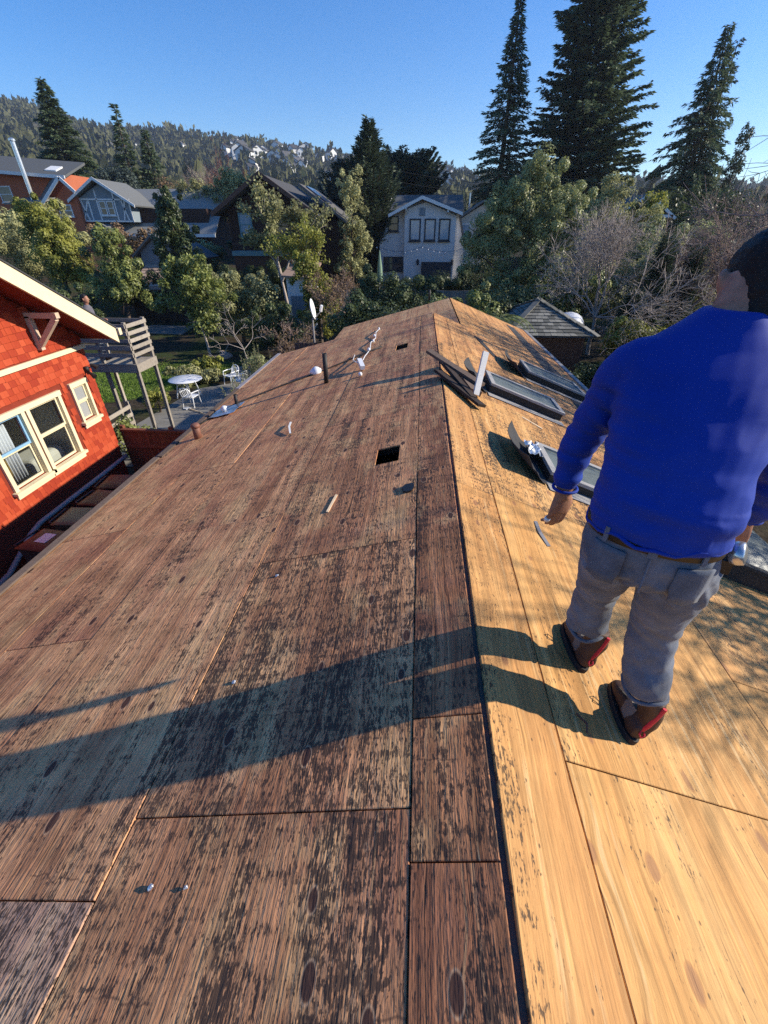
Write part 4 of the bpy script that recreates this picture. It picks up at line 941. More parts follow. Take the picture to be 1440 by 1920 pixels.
# ------------------------------------------------------------------ plants: generators
def unit(a): return a/np.maximum(np.linalg.norm(a, axis=1, keepdims=True), 1e-9)
def leaf_quads(P, D, Nn, L, W):
    """diamond leaves: base P, long axis D, normal Nn"""
    D = unit(D); S = unit(np.cross(D, Nn)); n = len(P); L = np.asarray(L).reshape(-1, 1)*np.ones((n, 1)); W = np.asarray(W).reshape(-1, 1)*np.ones((n, 1))
    V = np.stack([P, P+D*L*.45+S*W*.5, P+D*L, P+D*L*.45-S*W*.5], 1).reshape(-1, 3)
    return V, np.arange(4*n).reshape(n, 4)
def seg_mesh(segs, n=4):
    """segs: rows of p0(3) p1(3) r0 r1 -> open prisms"""
    s = np.asarray(segs, float); p0, p1, r0, r1 = s[:, :3], s[:, 3:6], s[:, 6:7], s[:, 7:8]
    d = unit(p1-p0); ref = np.where(np.abs(d[:, 2:3]) > .9, np.array([[1., 0, 0]]), np.array([[0, 0, 1.]]))
    a = unit(np.cross(d, ref)); b = np.cross(d, a); N_ = len(s); V = np.zeros((N_, 2*n, 3)); F = []
    for k in range(n):
        t = 2*math.pi*k/n; o = a*math.cos(t)+b*math.sin(t); V[:, k] = p0+o*r0; V[:, n+k] = p1+o*r1
        F.append((k, (k+1) % n, n+(k+1) % n, n+k))
    F = (np.arange(N_)[:, None, None]*2*n + np.array(F)[None]).reshape(-1, 4)
    return V.reshape(-1, 3), F
def path_segs(pts, r0, r1):
    k = len(pts)-1; return [(*pts[i], *pts[i+1], r0+(r1-r0)*i/k, r0+(r1-r0)*(i+1)/k) for i in range(k)]

def conifer(h, r, seed, n_br=190, z0=.12, droop=.35, leaf=.34, dens=16, prof=None, lean=(0, 0), up=.15, gap=.0, tips=None, width=.30, fluff=.55):
    """trunk segs, leaf P/D/N/L/W/tone for a spreading conifer of height h and base radius r"""
    g_ = np.random.default_rng(seed); prof = prof or (lambda t: (1-t)**.85)
    tr = path_segs([(lean[0]*(k/10)**1.3, lean[1]*(k/10), h*k/10*.985) for k in range(11)], h*.018+.06, .03)
    segs = []; P, D, Nn, T_ = [], [], [], []
    for b in range(n_br):
        t = z0+(1-z0)*(b+g_.random())/n_br; z = h*t; az = b*2.399+g_.normal(0, .4)
        if g_.random() < gap: continue
        L = max(.25, r*prof(t)*g_.uniform(.68, 1.14)); d = np.array([math.cos(az), math.sin(az), 0]); k = max(3, int(L/.5)+2)
        c0 = np.array([lean[0]*t**1.3, lean[1]*t, z]); dr = droop*g_.uniform(.6, 1.4)*(1-.75*t); q = np.linspace(0, 1, k)
        pts = c0+d*(q*L)[:, None]; pts[:, 2] += L*(up*(1+t)*q-dr*q**1.7)
        segs += path_segs([tuple(p) for p in pts], .012*L+.012, .006)
        nl = int(dens*L*2.9)+6; u = g_.random(nl)**.75*.92+.08
        c = np.stack([np.interp(u, q, pts[:, i]) for i in range(3)], 1)
        sd = np.array([-d[1], d[0], 0]); off = g_.normal(0, 1, (nl, 3))
        c = c+sd*(off[:, :1]*.20*L**.5*(1.15-u[:, None]))+off*np.array([[.05, .05, .06]])
        dirs = d*g_.uniform(.4, 1.1, (nl, 1))+sd*np.sign(off[:, :1])*g_.uniform(.1, 1.1, (nl, 1))+np.array([[0, 0, -1]])*(g_.uniform(0, 1, (nl, 1))*(droop*1.1+.25)-.15)
        P.append(c); D.append(dirs); nn = np.tile([[0, 0, 1.]], (nl, 1))+g_.normal(0, fluff, (nl, 3)); Nn.append(nn)
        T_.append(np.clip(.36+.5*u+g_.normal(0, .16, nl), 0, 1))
    P, D, Nn, T_ = map(np.concatenate, (P, D, Nn, T_)); n = len(P)
    return tr, segs, P, D, Nn, leaf*g_.uniform(.6, 1.35, n), leaf*width*g_.uniform(.7, 1.3, n), T_
def put_conifer(name, label, x, y, h, r, seed, mat, group=None, base=None, **kw):
    z = gzf(x, y)-.2 if base is None else base; e = empty(name, (x, y, z), 0, label, 'tree', group)
    tr, segs, P, D, Nn, L, W, T_ = conifer(h, r, seed, **kw)
    V, F = seg_mesh(tr, 8); np_mesh('trunk', V, F, M['bark'], e, smooth=True)
    V, F = seg_mesh(segs, 3); tag(np_mesh('branches', V, F, M['bark'], e), kind='stuff')
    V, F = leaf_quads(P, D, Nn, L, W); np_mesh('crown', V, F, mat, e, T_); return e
def clump_leaves(clumps, n, leaf, seed, sub=18, subr=.42, width=.6, outw=.7, fill=.25, shape=1.0):
    """leaves on lumps that sit on the shells of the given ellipsoids (x,y,z,rx,ry,rz)"""
    g_ = np.random.default_rng(seed); cl = np.array(clumps, float); A = (cl[:, 3]*cl[:, 5])**.8; A /= A.sum()
    P, Nn, T_ = [], [], []
    for c, a in zip(cl, A):
        m = max(8, int(n*a)); rr = c[3:6]
        k = sub; dirs = unit(g_.normal(0, 1, (k, 3))); dirs[:, 2] = np.where(dirs[:, 2] < -.6, -dirs[:, 2], dirs[:, 2])
        out = g_.random((k, 1)) < .3; sc_ = c[:3]+dirs*rr*np.where(out, g_.uniform(.85, 1.3, (k, 1)), g_.uniform(.35, .85, (k, 1))); sr = subr*np.where(out, g_.uniform(.35, .7, (k, 1)), g_.uniform(.6, 1.25, (k, 1))); tn = g_.normal(0, .18, k)
        i = g_.integers(0, k, m); d = unit(g_.normal(0, 1, (m, 3))); rad = np.where(g_.random((m, 1)) < fill, g_.random((m, 1))**.5, g_.uniform(.82, 1.08, (m, 1)))
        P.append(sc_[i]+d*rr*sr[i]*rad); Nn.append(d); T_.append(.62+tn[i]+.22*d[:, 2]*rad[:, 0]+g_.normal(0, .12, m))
    P, Nn, T_ = map(np.concatenate, (P, Nn, T_)); m = len(P)
    rd = g_.normal(0, 1, (m, 3)); nn = unit(Nn*outw+unit(rd)*(1-outw)+np.array([[0, 0, .25]])); D = unit(np.cross(nn, g_.normal(0, 1, (m, 3)))+np.array([[0, 0, -.15]]))
    return P, D, nn, leaf*g_.uniform(.6, 1.3, m), leaf*width*g_.uniform(.7, 1.25, m), np.clip(T_, 0, 1)
def put_broad(name, label, x, y, clumps, n, leaf, seed, mat, bark='bark', trunk=.12, cat='tree', group=None, base=None, stems=1, **kw):
    """clumps are relative to the base point"""
    z = gzf(x, y)-.05 if base is None else base; e = empty(name, (x, y, z), 0, label, cat, group); g_ = np.random.default_rng(seed+99)
    main, segs = [], []; top = max(c[2] for c in clumps)
    for s_ in range(stems):
        o = np.array([g_.normal(0, .15*(s_ > 0)), g_.normal(0, .15*(s_ > 0)), 0]); fx = np.mean([c[0] for c in clumps]); fy = np.mean([c[1] for c in clumps])
        pts = [tuple(o+np.array([fx*t+g_.normal(0, .04), fy*t+g_.normal(0, .04), top*.75*t])) for t in np.linspace(0, 1, 6)]
        main += path_segs(pts, trunk, trunk*.35)
    for c in clumps:
        a = np.array([fx, fy, top*.75])*min(.9, max(.25, (c[2]-c[5])/max(top*.75, .1))); b = np.array(c[:3])
        segs += path_segs([tuple(a+(b-a)*t+np.array([0, 0, .1*math.sin(t*3)])) for t in np.linspace(0, 1, 4)], trunk*.4, trunk*.12)
        for k in range(5):
            d = unit(g_.normal(0, 1, (1, 3)))[0]; q = b+d*np.array(c[3:6])*.8; segs += path_segs([tuple(b), tuple((b+q)/2+g_.normal(0, .05, 3)), tuple(q)], trunk*.15+.004, .004)
    V, F = seg_mesh(main, 7); np_mesh('trunk' if cat == 'tree' else 'stem', V, F, M[bark], e, smooth=True)
    V, F = seg_mesh(segs, 4); tag(np_mesh('branches', V, F, M[bark], e), kind='stuff')
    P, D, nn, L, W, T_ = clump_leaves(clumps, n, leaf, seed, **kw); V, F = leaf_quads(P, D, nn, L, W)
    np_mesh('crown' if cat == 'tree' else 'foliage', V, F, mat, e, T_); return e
def bare_segs(h, seed, spread=.55, levels=6, kids=3, r0=.11, up=.25, first=.28, shrink=.72, rmin=.0075):
    g_ = np.random.default_rng(seed); out = []; st = [(np.array([0., 0, 0]), np.array([0, 0, 1.]), h*first, r0, 0)]
    while st:
        p, d, L, r, lv = st.pop(); k = 3; q = p.copy(); dd = d.copy()
        for i in range(k):
            dd = dd+g_.normal(0, .13, 3); dd /= np.linalg.norm(dd); q2 = q+dd*L/k; ra = r*(1-.35*i/k); out.append((*q, *q2, ra, r*(1-.35*(i+1)/k), lv)); q = q2
        if lv < levels:
            for c in range(kids if lv else kids+1):
                nd = dd+g_.normal(0, spread, 3)+np.array([0, 0, up*(1 if lv > 0 else 1.4)]); nd /= np.linalg.norm(nd); st.append((q, nd, L*shrink*g_.uniform(.7, 1.25), max(r*.58, rmin), lv+1))
    return np.array(out)
def put_bare(name, label, x, y, h, seed, mat='twig', group=None, base=None, leaves=None, cat='tree', **kw):
    z = gzf(x, y)-.05 if base is None else base; e = empty(name, (x, y, z), 0, label, cat, group); s = bare_segs(h, seed, **kw)
    a = s[s[:, 8] <= 1]; b = s[s[:, 8] > 1]; sc_ = h/max(s[:, 5].max(), .1)
    for q in (a, b): q[:, :8] *= np.array([sc_]*6+[1, 1])
    V, F = seg_mesh(a, 6); np_mesh('trunk' if cat == 'tree' else 'stem', V, F, M[mat], e, smooth=True)
    V, F = seg_mesh(b, 3); np_mesh('twigs', V, F, M[mat], e)
    if leaves:
        lm, n, size = leaves; g_ = np.random.default_rng(seed+5); tip = b[b[:, 8] >= b[:, 8].max()-1]; i = g_.integers(0, len(tip), n)
        P = tip[i, 3:6]+g_.normal(0, size*.6, (n, 3)); V, F = leaf_quads(P, g_.normal(0, 1, (n, 3)), g_.normal(0, 1, (n, 3))+np.array([[0,0,.6]]), size*g_.uniform(.6, 1.3, n), size*.55*g_.uniform(.7, 1.2, n))
        np_mesh('crown' if cat == 'tree' else 'foliage', V, F, lm, e, np.clip(g_.normal(.5, .2, n), 0, 1))
    return e
LM = dict(
    redwood=leafmat('needles_dark', (.022, .040, .025), (.13, .175, .09), .2, .6, .2),
    deep=leafmat('needles_deep', (.013, .026, .018), (.08, .11, .065), .15, .6, .2),
    blue=leafmat('needles_blue', (.024, .038, .034), (.080, .105, .085), .12, .6, .2),
    pitt=leafmat('leaf_grey_green', (.024, .042, .016), (.33, .35, .14), .25, .45, .4),
    ygreen=leafmat('leaf_yellow_green', (.075, .095, .018), (.34, .34, .07), .3, .5, .3),
    mid=leafmat('leaf_mid', (.034, .058, .018), (.27, .30, .085), .25, .45, .4),
    olive=leafmat('leaf_olive', (.08, .086, .034), (.42, .41, .19), .25, .6, .2),
    dark=leafmat('leaf_dark', (.014, .027, .011), (.10, .13, .045), .18, .45, .35),
    pale=leafmat('leaf_pale', (.09, .11, .045), (.42, .44, .2), .3, .5, .3),
    brown=leafmat('leaf_brown', (.08, .052, .03), (.28, .19, .11), .2, .7, .2),
    far=leafmat('far_trees', (.026, .036, .018), (.12, .12, .06), .0, .9, .05),
    grass=leafmat('grass_blades', (.075, .13, .016), (.20, .30, .05), .3, .5, .3))

# ------------------------------------------------------------------ houses in the background
M['grey_siding'] = plain('grey_siding', (.62, .61, .60), .8, .2, .06, 2, .1, dirt=.12)
M['slate'] = shingle_mat('slate_roof', [(.10,.105,.105), (.17,.175,.17), (.24,.245,.235)])
M['slate_d'] = shingle_mat('dark_roof', [(.05,.05,.052), (.085,.083,.082), (.13,.125,.12)])
M['brown_shingle'] = shingle_mat('brown_shingle', [(.045,.024,.018), (.085,.045,.032), (.13,.075,.055)])
M['brown_trim'] = plain('brown_trim', (.11, .06, .045), .7, .2, .2, 3, .1)
M['white_paint'] = plain('white_paint', (.72, .72, .70), .6, .3, .06, 3, .05)
M['bluegrey'] = plain('bluegrey_panel', (.20, .245, .28), .8, .2, .08, 2, .1)
M['orange_wall'] = plain('orange_stucco', (.40, .12, .06), .8, .2, .12, 2, .1)
M['teal'] = plain('teal_paint', (.14, .26, .28), .6, .3, .1, 2, .1)
M['dark_trim'] = plain('dark_trim', (.03, .035, .045), .6, .3, .1, 3, .05)
M['beige'] = plain('beige_siding', (.55, .50, .42), .8, .2, .1, 2, .1)
M['tile_tan'] = shingle_mat('tan_tiles', [(.30,.21,.16), (.40,.29,.22), (.47,.36,.28)])
M['solar'] = plain('solar_panel', (.03, .05, .12), .15, .6, .2, 2, .0)
def bwin(par, off, x0, x1, z0, z1, y, frame='white_paint', pane='glassd', bars=0, f=.09, sill=True):
    """window on a wall facing -Y"""
    def sh(m): m.v = [(a-off[0], b-off[1], c-off[2]) for a, b, c in m.v]; return m
    m = MB(); m.box(x0, x0+f, y-.06, y+.02, z0, z1); m.box(x1-f, x1, y-.06, y+.02, z0, z1); m.box(x0+f, x1-f, y-.06, y+.02, z1-f, z1); m.box(x0+f, x1-f, y-.06, y+.02, z0, z0+f)
    if bars: m.box(x0+f, x1-f, y-.05, y+.01, (z0+z1)/2-.03, (z0+z1)/2+.03)
    w = sh(m).build('window', M[frame], par); m = MB(); m.box(x0+f, x1-f, y-.02, y-.005, z0+f, z1-f); sh(m).build('pane', M[pane], w)
    if sill: m = MB(); m.box(x0-.06, x1+.06, y-.14, y-.005, z0-.08, z0-.003); sh(m).build('sill', M[frame], w)
    return w
class B:
    def __init__(s, name, loc, label): s.o = loc; s.e = empty(name, loc, 0, label, 'house')
    def put(s, m, name, mat, par=None, smooth=False): m.v = [(a-s.o[0], b-s.o[1], c-s.o[2]) for a, b, c in m.v]; return m.build(name, M[mat], par or s.e, smooth)
    def win(s, *a, **k): return bwin(s.e, s.o, *a, **k)
    def roof_strip(s, a, b, y0, y1, th, mat, name='roof', over=0):
        """roof slab between two points (x,z) running y0..y1"""
        m = MB(); d = Vector((b[0]-a[0], 0, b[1]-a[1])).normalized(); n = Vector((-d.z, 0, d.x)); n = n if n.z > 0 else -n
        m.prism([(a[0], y0, a[1]), (b[0], y0, b[1]), (b[0], y1, b[1]), (a[0], y1, a[1])], n*th); return s.put(m, name, mat)
    def roof_courses(s, a, b, y0, y1, mat, n, lift=.02):
        """rows of shingles as thin lapped strips on the slab between a and b (x,z); one part each"""
        for i in range(n):
            t0, t1 = i/n, (i+1.12)/n; p = Vector((a[0]+(b[0]-a[0])*t0, 0, a[1]+(b[1]-a[1])*t0)); q = Vector((a[0]+(b[0]-a[0])*t1, 0, a[1]+(b[1]-a[1])*t1))
            m = MB(); nn = Vector((-(q.z-p.z), 0, q.x-p.x)).normalized(); nn = nn if nn.z > 0 else -nn
            p = p+nn*lift; m.prism([(p.x, y0, p.z), (q.x, y0, q.z), (q.x, y1, q.z), (p.x, y1, p.z)], nn*.02); s.put(m, 'shingle_course', mat)
# pale grey house with a gambrel front
b = B('gambrel_house', (-.4, 48, 1.5), 'pale grey house with gambrel front and a bay of three tall windows')
m = MB(); m.prism([(-4.15,44.6,1.2),(3.4,44.6,1.2),(3.38,44.6,4.5),(2.7,44.6,6.85),(-.43,44.6,7.85),(-3.0,44.6,6.75),(-4.05,44.6,4.7)], (0,8,0)); b.put(m, 'wall', 'grey_siding')
m = MB(); m.prism([(-1.85,44.0,1.2),(2.5,44.0,1.2),(2.5,44.0,6.75),(-.1,44.0,7.7),(-1.85,44.0,7.15)], (0,.61,0)); b.put(m, 'bay', 'grey_siding')
for a, c in (((-.43,7.9),(2.95,6.78)), ((-.43,7.9),(-3.2,6.65))): b.roof_strip(a, c, 43.5, 52.7, .16, 'slate_d')
for a, c in (((3.45,4.4),(2.72,6.82)), ((-4.12,4.6),(-3.02,6.72))): b.roof_strip(a, c, 44.5, 52.7, .14, 'slate_d', 'side_roof')
m = MB(); m.prism([(-.43,43.44,7.86),(2.97,43.44,6.74),(2.97,43.44,6.98),(-.43,43.44,8.10),(-3.22,43.44,6.86),(-3.22,43.44,6.62)], (0,.05,0)); b.put(m, 'rake_board', 'white_paint')
for x in (-1.75, 1.75): m = MB(); m.bar((x,43.95,6.9),(x,43.5,7.25 if x < 0 else 7.05),.14,.14); b.put(m, 'bracket', 'white_paint')
m = MB(); m.box(-.62,-.15,43.93,43.99,6.75,7.3); b.put(m, 'vent', 'bluegrey')
for x in (-1.42,-.15,1.08): b.win(x, x+.95, 4.95, 6.55, 43.98, 'dark_trim', 'glassblue', f=.11)
b.win(-3.3,-2.4,5.65,6.75,44.58,'dark_trim','glassd',1); b.win(-3.7,-1.95,2.65,3.75,44.58,'dark_trim','glassd',1)
m = MB(); m.box(-.3,2.35,43.6,43.7,1.2,3.4); b.put(m, 'garage_door', 'dark_trim')
for x in (-.62, 2.42): m = MB(); m.lathe([(.05,0),(.10,.05),(.12,.35),(.06,.45)], 10, (x,43.85,3.15)); b.put(m, 'wall_lamp', 'dark_trim')
m = MB(); m.prism([(-5.6,51,7.2),(3.6,51,7.2),(3.6,54,8.6),(-5.6,54,8.6)], (0,0,.15)); b.put(m, 'rear_roof', 'slate')
m = MB(); m.box(-5.4,3.4,52.5,56,1.2,7.9); b.put(m, 'rear_wall', 'beige')
m = MB(); m.lathe([(.12,0),(.12,.7)], 8, (-3.6,52.4,7.9)); b.put(m, 'flue', 'white_paint')
sl_ = empty('string_lights', (-.3, 43.3, 4.2), 0, 'string of small white bulbs across the front of the pale grey house', 'string lights')
P_ = [(-4.2+7.9*k/16, 43.4, 4.55-.38*math.sin(math.pi*((k/16*2) % 1))) for k in range(17)]
m = MB(); m.tube([(x+.3, y-43.3, z-4.2) for x, y, z in P_], .012, 5); m.build('cable', M['dark_trim'], sl_)
for x, y, z in P_: m = MB(); m.lathe([(.02,-.02),(.055,-.07),(.05,-.12),(.01,-.15)], 7, (x+.3, y-43.3, z-4.2)); m.build('bulb', M['white_plastic'], sl_, True)
# brown shingled house
b = B('brown_house', (-11.3, 40, 2.0), 'dark brown shingled house with a broad gable and green window')
m = MB(); m.prism([(-14.3,36.4,1.5),(-8.4,36.4,1.5),(-8.4,36.4,6.7),(-11.39,36.4,8.55),(-14.3,36.4,6.85)], (0,9,0)); b.put(m, 'wall', 'brown_shingle')
b.roof_strip((-11.39,8.75),(-15.1,6.55), 35.5, 45.6, .16, 'slate_d'); b.roof_strip((-11.39,8.75),(-7.6,6.4), 35.5, 45.6, .16, 'slate_d')
m = MB(); m.prism([(-11.39,35.44,8.72),(-7.56,35.44,6.32),(-7.56,35.44,6.62),(-11.39,35.44,9.02),(-15.15,35.44,6.77),(-15.15,35.44,6.47)], (0,.06,0)); b.put(m, 'rake_board', 'brown_trim')
b.win(-13.55,-12.6,5.35,6.75,36.38,'teal','glassblue',1); b.win(-10.9,-9.7,5.3,6.6,36.38,'brown_trim','glassd',1); b.win(-9.4,-8.8,5.4,6.5,36.38,'brown_trim','glassd')
k = 0; z = 2.4
while z < 6.6:
    m = MB(); m.box(-14.33,-8.37,36.36,36.397,z,z+.22); m.v = [(x, y-(.035 if zz < z+.1 else 0), zz) for x, y, zz in m.v]
    if not (5.2 < z < 6.8): b.put(m, 'shingle_course', 'brown_shingle')
    z += .235
m = MB(); m.box(-14.0,-9.6,35.2,36.3,4.15,4.45); b.put(m, 'porch_roof', 'teal')
m = MB(); m.box(-13.9,-9.7,35.3,35.36,1.6,4.14); b.put(m, 'porch_wall', 'brown_shingle')
m = MB(); m.box(-8.35,-6.3,38,44,1.5,6.3); b.put(m, 'side_wall', 'brown_shingle')
b.roof_strip((-9.2,8.35),(-5.9,6.15), 37.2, 44.6, .15, 'slate_d', 'side_roof')
m = MB(); m.prism([(-8.9,38.4,8.36),(-7.5,38.4,7.43),(-7.5,41,7.43),(-8.9,41,8.36)], (.03,0,.06)); b.put(m, 'solar_panel', 'solar')
# half-timbered grey house
b = B('timbered_house', (-29, 54, 4.5), 'grey house with white half-timbering under a steep front gable')
m = MB(); m.box(-35,-22.5,52,60,3.0,7.6); b.put(m, 'wall', 'brown_shingle')
m = MB(); m.prism([(-36,50.8,5.3),(-21.5,50.8,5.3),(-21.5,56,9.35),(-36,56,9.35)], (0,0,.16)); b.put(m, 'roof', 'slate'); m = MB(); m.prism([(-36,61,5.3),(-21.5,61,5.3),(-21.5,56.02,9.35),(-36,56.02,9.35)], (0,0,.16)); b.put(m, 'roof', 'slate')
m = MB(); m.prism([(-34.9,50.6,6.55),(-29.6,50.6,6.45),(-29.6,50.6,8.0),(-32.4,50.6,9.55),(-34.9,50.6,8.4)], (0,5,0)); b.put(m, 'gable_wall', 'bluegrey')
b.roof_strip((-32.45,9.85),(-35.6,8.1), 50.0, 55.6, .14, 'slate'); b.roof_strip((-32.45,9.85),(-28.9,7.7), 50.0, 55.6, .14, 'slate')
m = MB(); m.prism([(-32.45,49.94,9.82),(-28.85,49.94,7.62),(-28.85,49.94,7.86),(-32.45,49.94,10.08),(-35.65,49.94,8.28),(-35.65,49.94,8.04)], (0,.06,0)); b.put(m, 'rake_board', 'white_paint')
for (x0, z0, x1, z1) in ((-34.9,8.35,-29.6,8.3),(-34.9,6.55,-29.6,6.5),(-34.3,6.6,-34.7,8.3),(-33.9,6.6,-33.9,8.3),(-33.0,6.6,-33.0,9.1),(-31.2,6.6,-31.2,9.0),(-30.6,6.6,-30.1,8.3),(-30.1,6.6,-30.5,8.3),(-29.7,6.5,-29.7,8.0),(-34.85,6.6,-34.0,8.2)):
    m = MB(); m.bar((x0,50.57,z0),(x1,50.57,z1),.05,.13,(0,0,1) if abs(x1-x0) > 1 else (1,0,0)); b.put(m, 'timber', 'white_paint')
b.win(-32.85,-32.15,7.0,8.2,50.57,'white_paint','glassd',1); b.win(-32.05,-31.35,7.0,8.2,50.57,'white_paint','glassd',1)
m = MB(); m.prism([(-34.2,49.5,5.0),(-32.4,49.5,6.1),(-30.6,49.5,5.0)], (0,1.4,0)); b.put(m, 'porch_gable', 'bluegrey')
for s, x1 in ((1,-30.5),(-1,-34.3)): b.roof_strip((-32.4,6.2),(x1,5.0), 49.2, 51, .1, 'slate', 'porch_roof')
m = MB(); m.box(-36,-21.5,50.72,50.79,5.15,5.42); b.put(m, 'gutter', 'white_paint')
# orange house at the far left
b = B('orange_house', (-40, 52, 5.5), 'orange stucco house with grey roofs and a tall steel flue')
m = MB(); m.box(-47,-37.2,52.5,60,4,10.6); b.put(m, 'wall', 'orange_wall')
m = MB(); m.prism([(-48,51.6,10.9),(-36.3,51.6,10.1),(-36.6,56,11.6),(-48,56,12.4)], (0,0,.2)); b.put(m, 'roof', 'slate')
m = MB(); m.prism([(-48,51.5,10.85),(-36.25,51.5,10.05),(-36.25,51.5,10.33),(-48,51.5,11.13)], (0,.08,0)); b.put(m, 'fascia_board', 'white_paint')
m = MB(); m.prism([(-38.2,50.2,4),(-34.8,50.2,4),(-34.8,50.2,8.8),(-35.5,50.2,9.6),(-38.1,50.2,7.6)], (0,.4,0)); b.put(m, 'wing_wall', 'orange_wall')
m = MB(); m.prism([(-35.5,49.6,9.95),(-38.3,49.6,7.75),(-41.0,52.5,7.9),(-39.6,53.5,9.95)], (0,0,.15)); b.put(m, 'wing_roof', 'slate')
for a, c in (((-35.5,9.9),(-38.35,7.65)), ((-35.5,9.9),(-34.3,8.75))):
    m = MB(); m.bar((a[0],49.55,a[1]+.1),(c[0],49.55,c[1]+.1),.08,.28); b.put(m, 'rake_board', 'white_paint')
b.win(-37.0,-35.6,6.9,7.9,50.18,'white_paint','glassd',1)
m = MB(); m.box(-41.5,-38.6,49.9,52.4,4,7.9); b.put(m, 'porch_wall', 'orange_wall'); m = MB(); m.prism([(-42,49.4,7.9),(-38.4,49.4,7.95),(-38.4,52.4,8.5),(-42,52.4,8.5)], (0,0,.14)); b.put(m, 'porch_roof', 'slate')
b.win(-41.0,-39.4,5.8,7.4,49.88,'white_paint','glassd',1); b.win(-44.6,-43.2,8.2,9.6,52.48,'white_paint','glassd',1)
m = MB(); m.tube([(-39.9,50.9,8.2),(-39.9,50.9,12.9)], .2, 12); b.put(m, 'flue', 'alu'); m = MB(); m.lathe([(.2,0),(.28,.05),(.28,.2),(.1,.3)], 12, (-39.9,50.9,12.85)); b.put(m, 'flue_cap', 'alu')
m = MB(); m.prism([(-38.9,52.6,10.75),(-37.7,52.6,10.68),(-37.7,53.8,11.1),(-38.9,53.8,11.17)], (0,0,.16)); b.put(m, 'skylight', 'white_paint')
# small outbuildings between the trees
b = B('grey_shed', (-18.2, 35, 2.2), 'small shed with a pale grey gable roof among the garden trees')
m = MB(); m.prism([(-20.2,34.0,1.5),(-16.9,34.0,1.5),(-16.9,34.0,4.3),(-18.9,34.0,5.3),(-20.2,34.0,4.4)], (0,4,0)); b.put(m, 'wall', 'bluegrey')
b.roof_strip((-18.9,5.4),(-20.6,4.1), 33.6, 38.2, .12, 'slate'); b.roof_strip((-18.9,5.4),(-16.3,3.9), 33.6, 38.2, .12, 'slate')
b = B('tan_shed', (-17.4, 32, 1.6), 'low shed with a tan tiled roof behind the garden')
m = MB(); m.box(-19.5,-15.9,31.2,34,1.0,2.4); b.put(m, 'wall', 'beige')
for i in range(8):
    t0 = i/8; t1 = (i+1.1)/8; m = MB(); m.prism([(-19.9,30.8+3*t0,2.3+1.3*t0+.03),(-15.5,30.8+3*t0,2.3+1.3*t0+.03),(-15.5,30.8+3*t1,2.3+1.3*t1),(-19.9,30.8+3*t1,2.3+1.3*t1)], (0,-.02,.05)); b.put(m, 'tile_course', 'tile_tan')
b = B('white_shed', (-7.4, 29, .6), 'small white shed with a tan roof behind the vine')
m = MB(); m.box(-8.2,-6.8,28,30.5,.4,3.35); b.put(m, 'wall', 'white_paint'); m = MB(); m.prism([(-8.4,27.7,3.4),(-6.5,27.7,3.3),(-6.6,30.8,3.9),(-8.3,30.8,4.0)], (0,0,.1)); b.put(m, 'roof', 'tile_tan')
m = MB(); m.box(-8.0,-7.0,27.94,27.99,.5,2.4); b.put(m, 'door', 'bluegrey')
b = B('beige_house', (4.6, 54, 3), 'narrow beige house with white windows, half hidden behind the clipped tree')
m = MB(); m.prism([(2.9,52,2.5),(8.2,52,2.5),(8.2,52,6.3),(5.6,52,7.9),(2.9,52,6.4)], (0,6,0)); b.put(m, 'wall', 'beige')
b.roof_strip((5.6,8.1),(2.5,6.2), 51.5, 58.3, .14, 'slate'); b.roof_strip((5.6,8.1),(8.6,6.2), 51.5, 58.3, .14, 'slate')
b.win(3.4,4.5,4.8,6.3,51.98,'white_paint','glassblue',1); b.win(5.4,6.5,4.8,6.3,51.98,'white_paint','glassblue',1); b.win(3.4,4.5,2.9,4.2,51.98,'white_paint','glassblue',1)
m = MB(); m.tube([(4.3,53.5,6.5),(4.3,53.5,8.9)], .1, 8); b.put(m, 'flue', 'alu')
b = B('gable_house', (18.2, 46, 2), 'house showing only a white trussed gable top above the trees on the right')
m = MB(); m.prism([(16.2,46,1.5),(20.4,46,1.5),(20.4,46,6.6),(18.3,46,7.9),(16.2,46,6.6)], (0,6,0)); b.put(m, 'wall', 'bluegrey')
b.roof_strip((18.3,8.15),(15.8,6.55), 45.3, 52.2, .14, 'slate'); b.roof_strip((18.3,8.15),(20.8,6.55), 45.3, 52.2, .14, 'slate')
for a, c in (((18.3,8.2),(15.75,6.55)),((18.3,8.2),(20.85,6.55)),((16.0,6.72),(20.6,6.72)),((18.3,8.0),(18.3,6.7)),((18.3,7.9),(17.3,6.75)),((18.3,7.9),(19.3,6.75))):
    m = MB(); m.bar((a[0],45.25,a[1]),(c[0],45.25,c[1]),.08,.2,(0,0,1) if abs(a[0]-c[0]) > .3 else (1,0,0)); b.put(m, 'rake_board', 'white_paint')
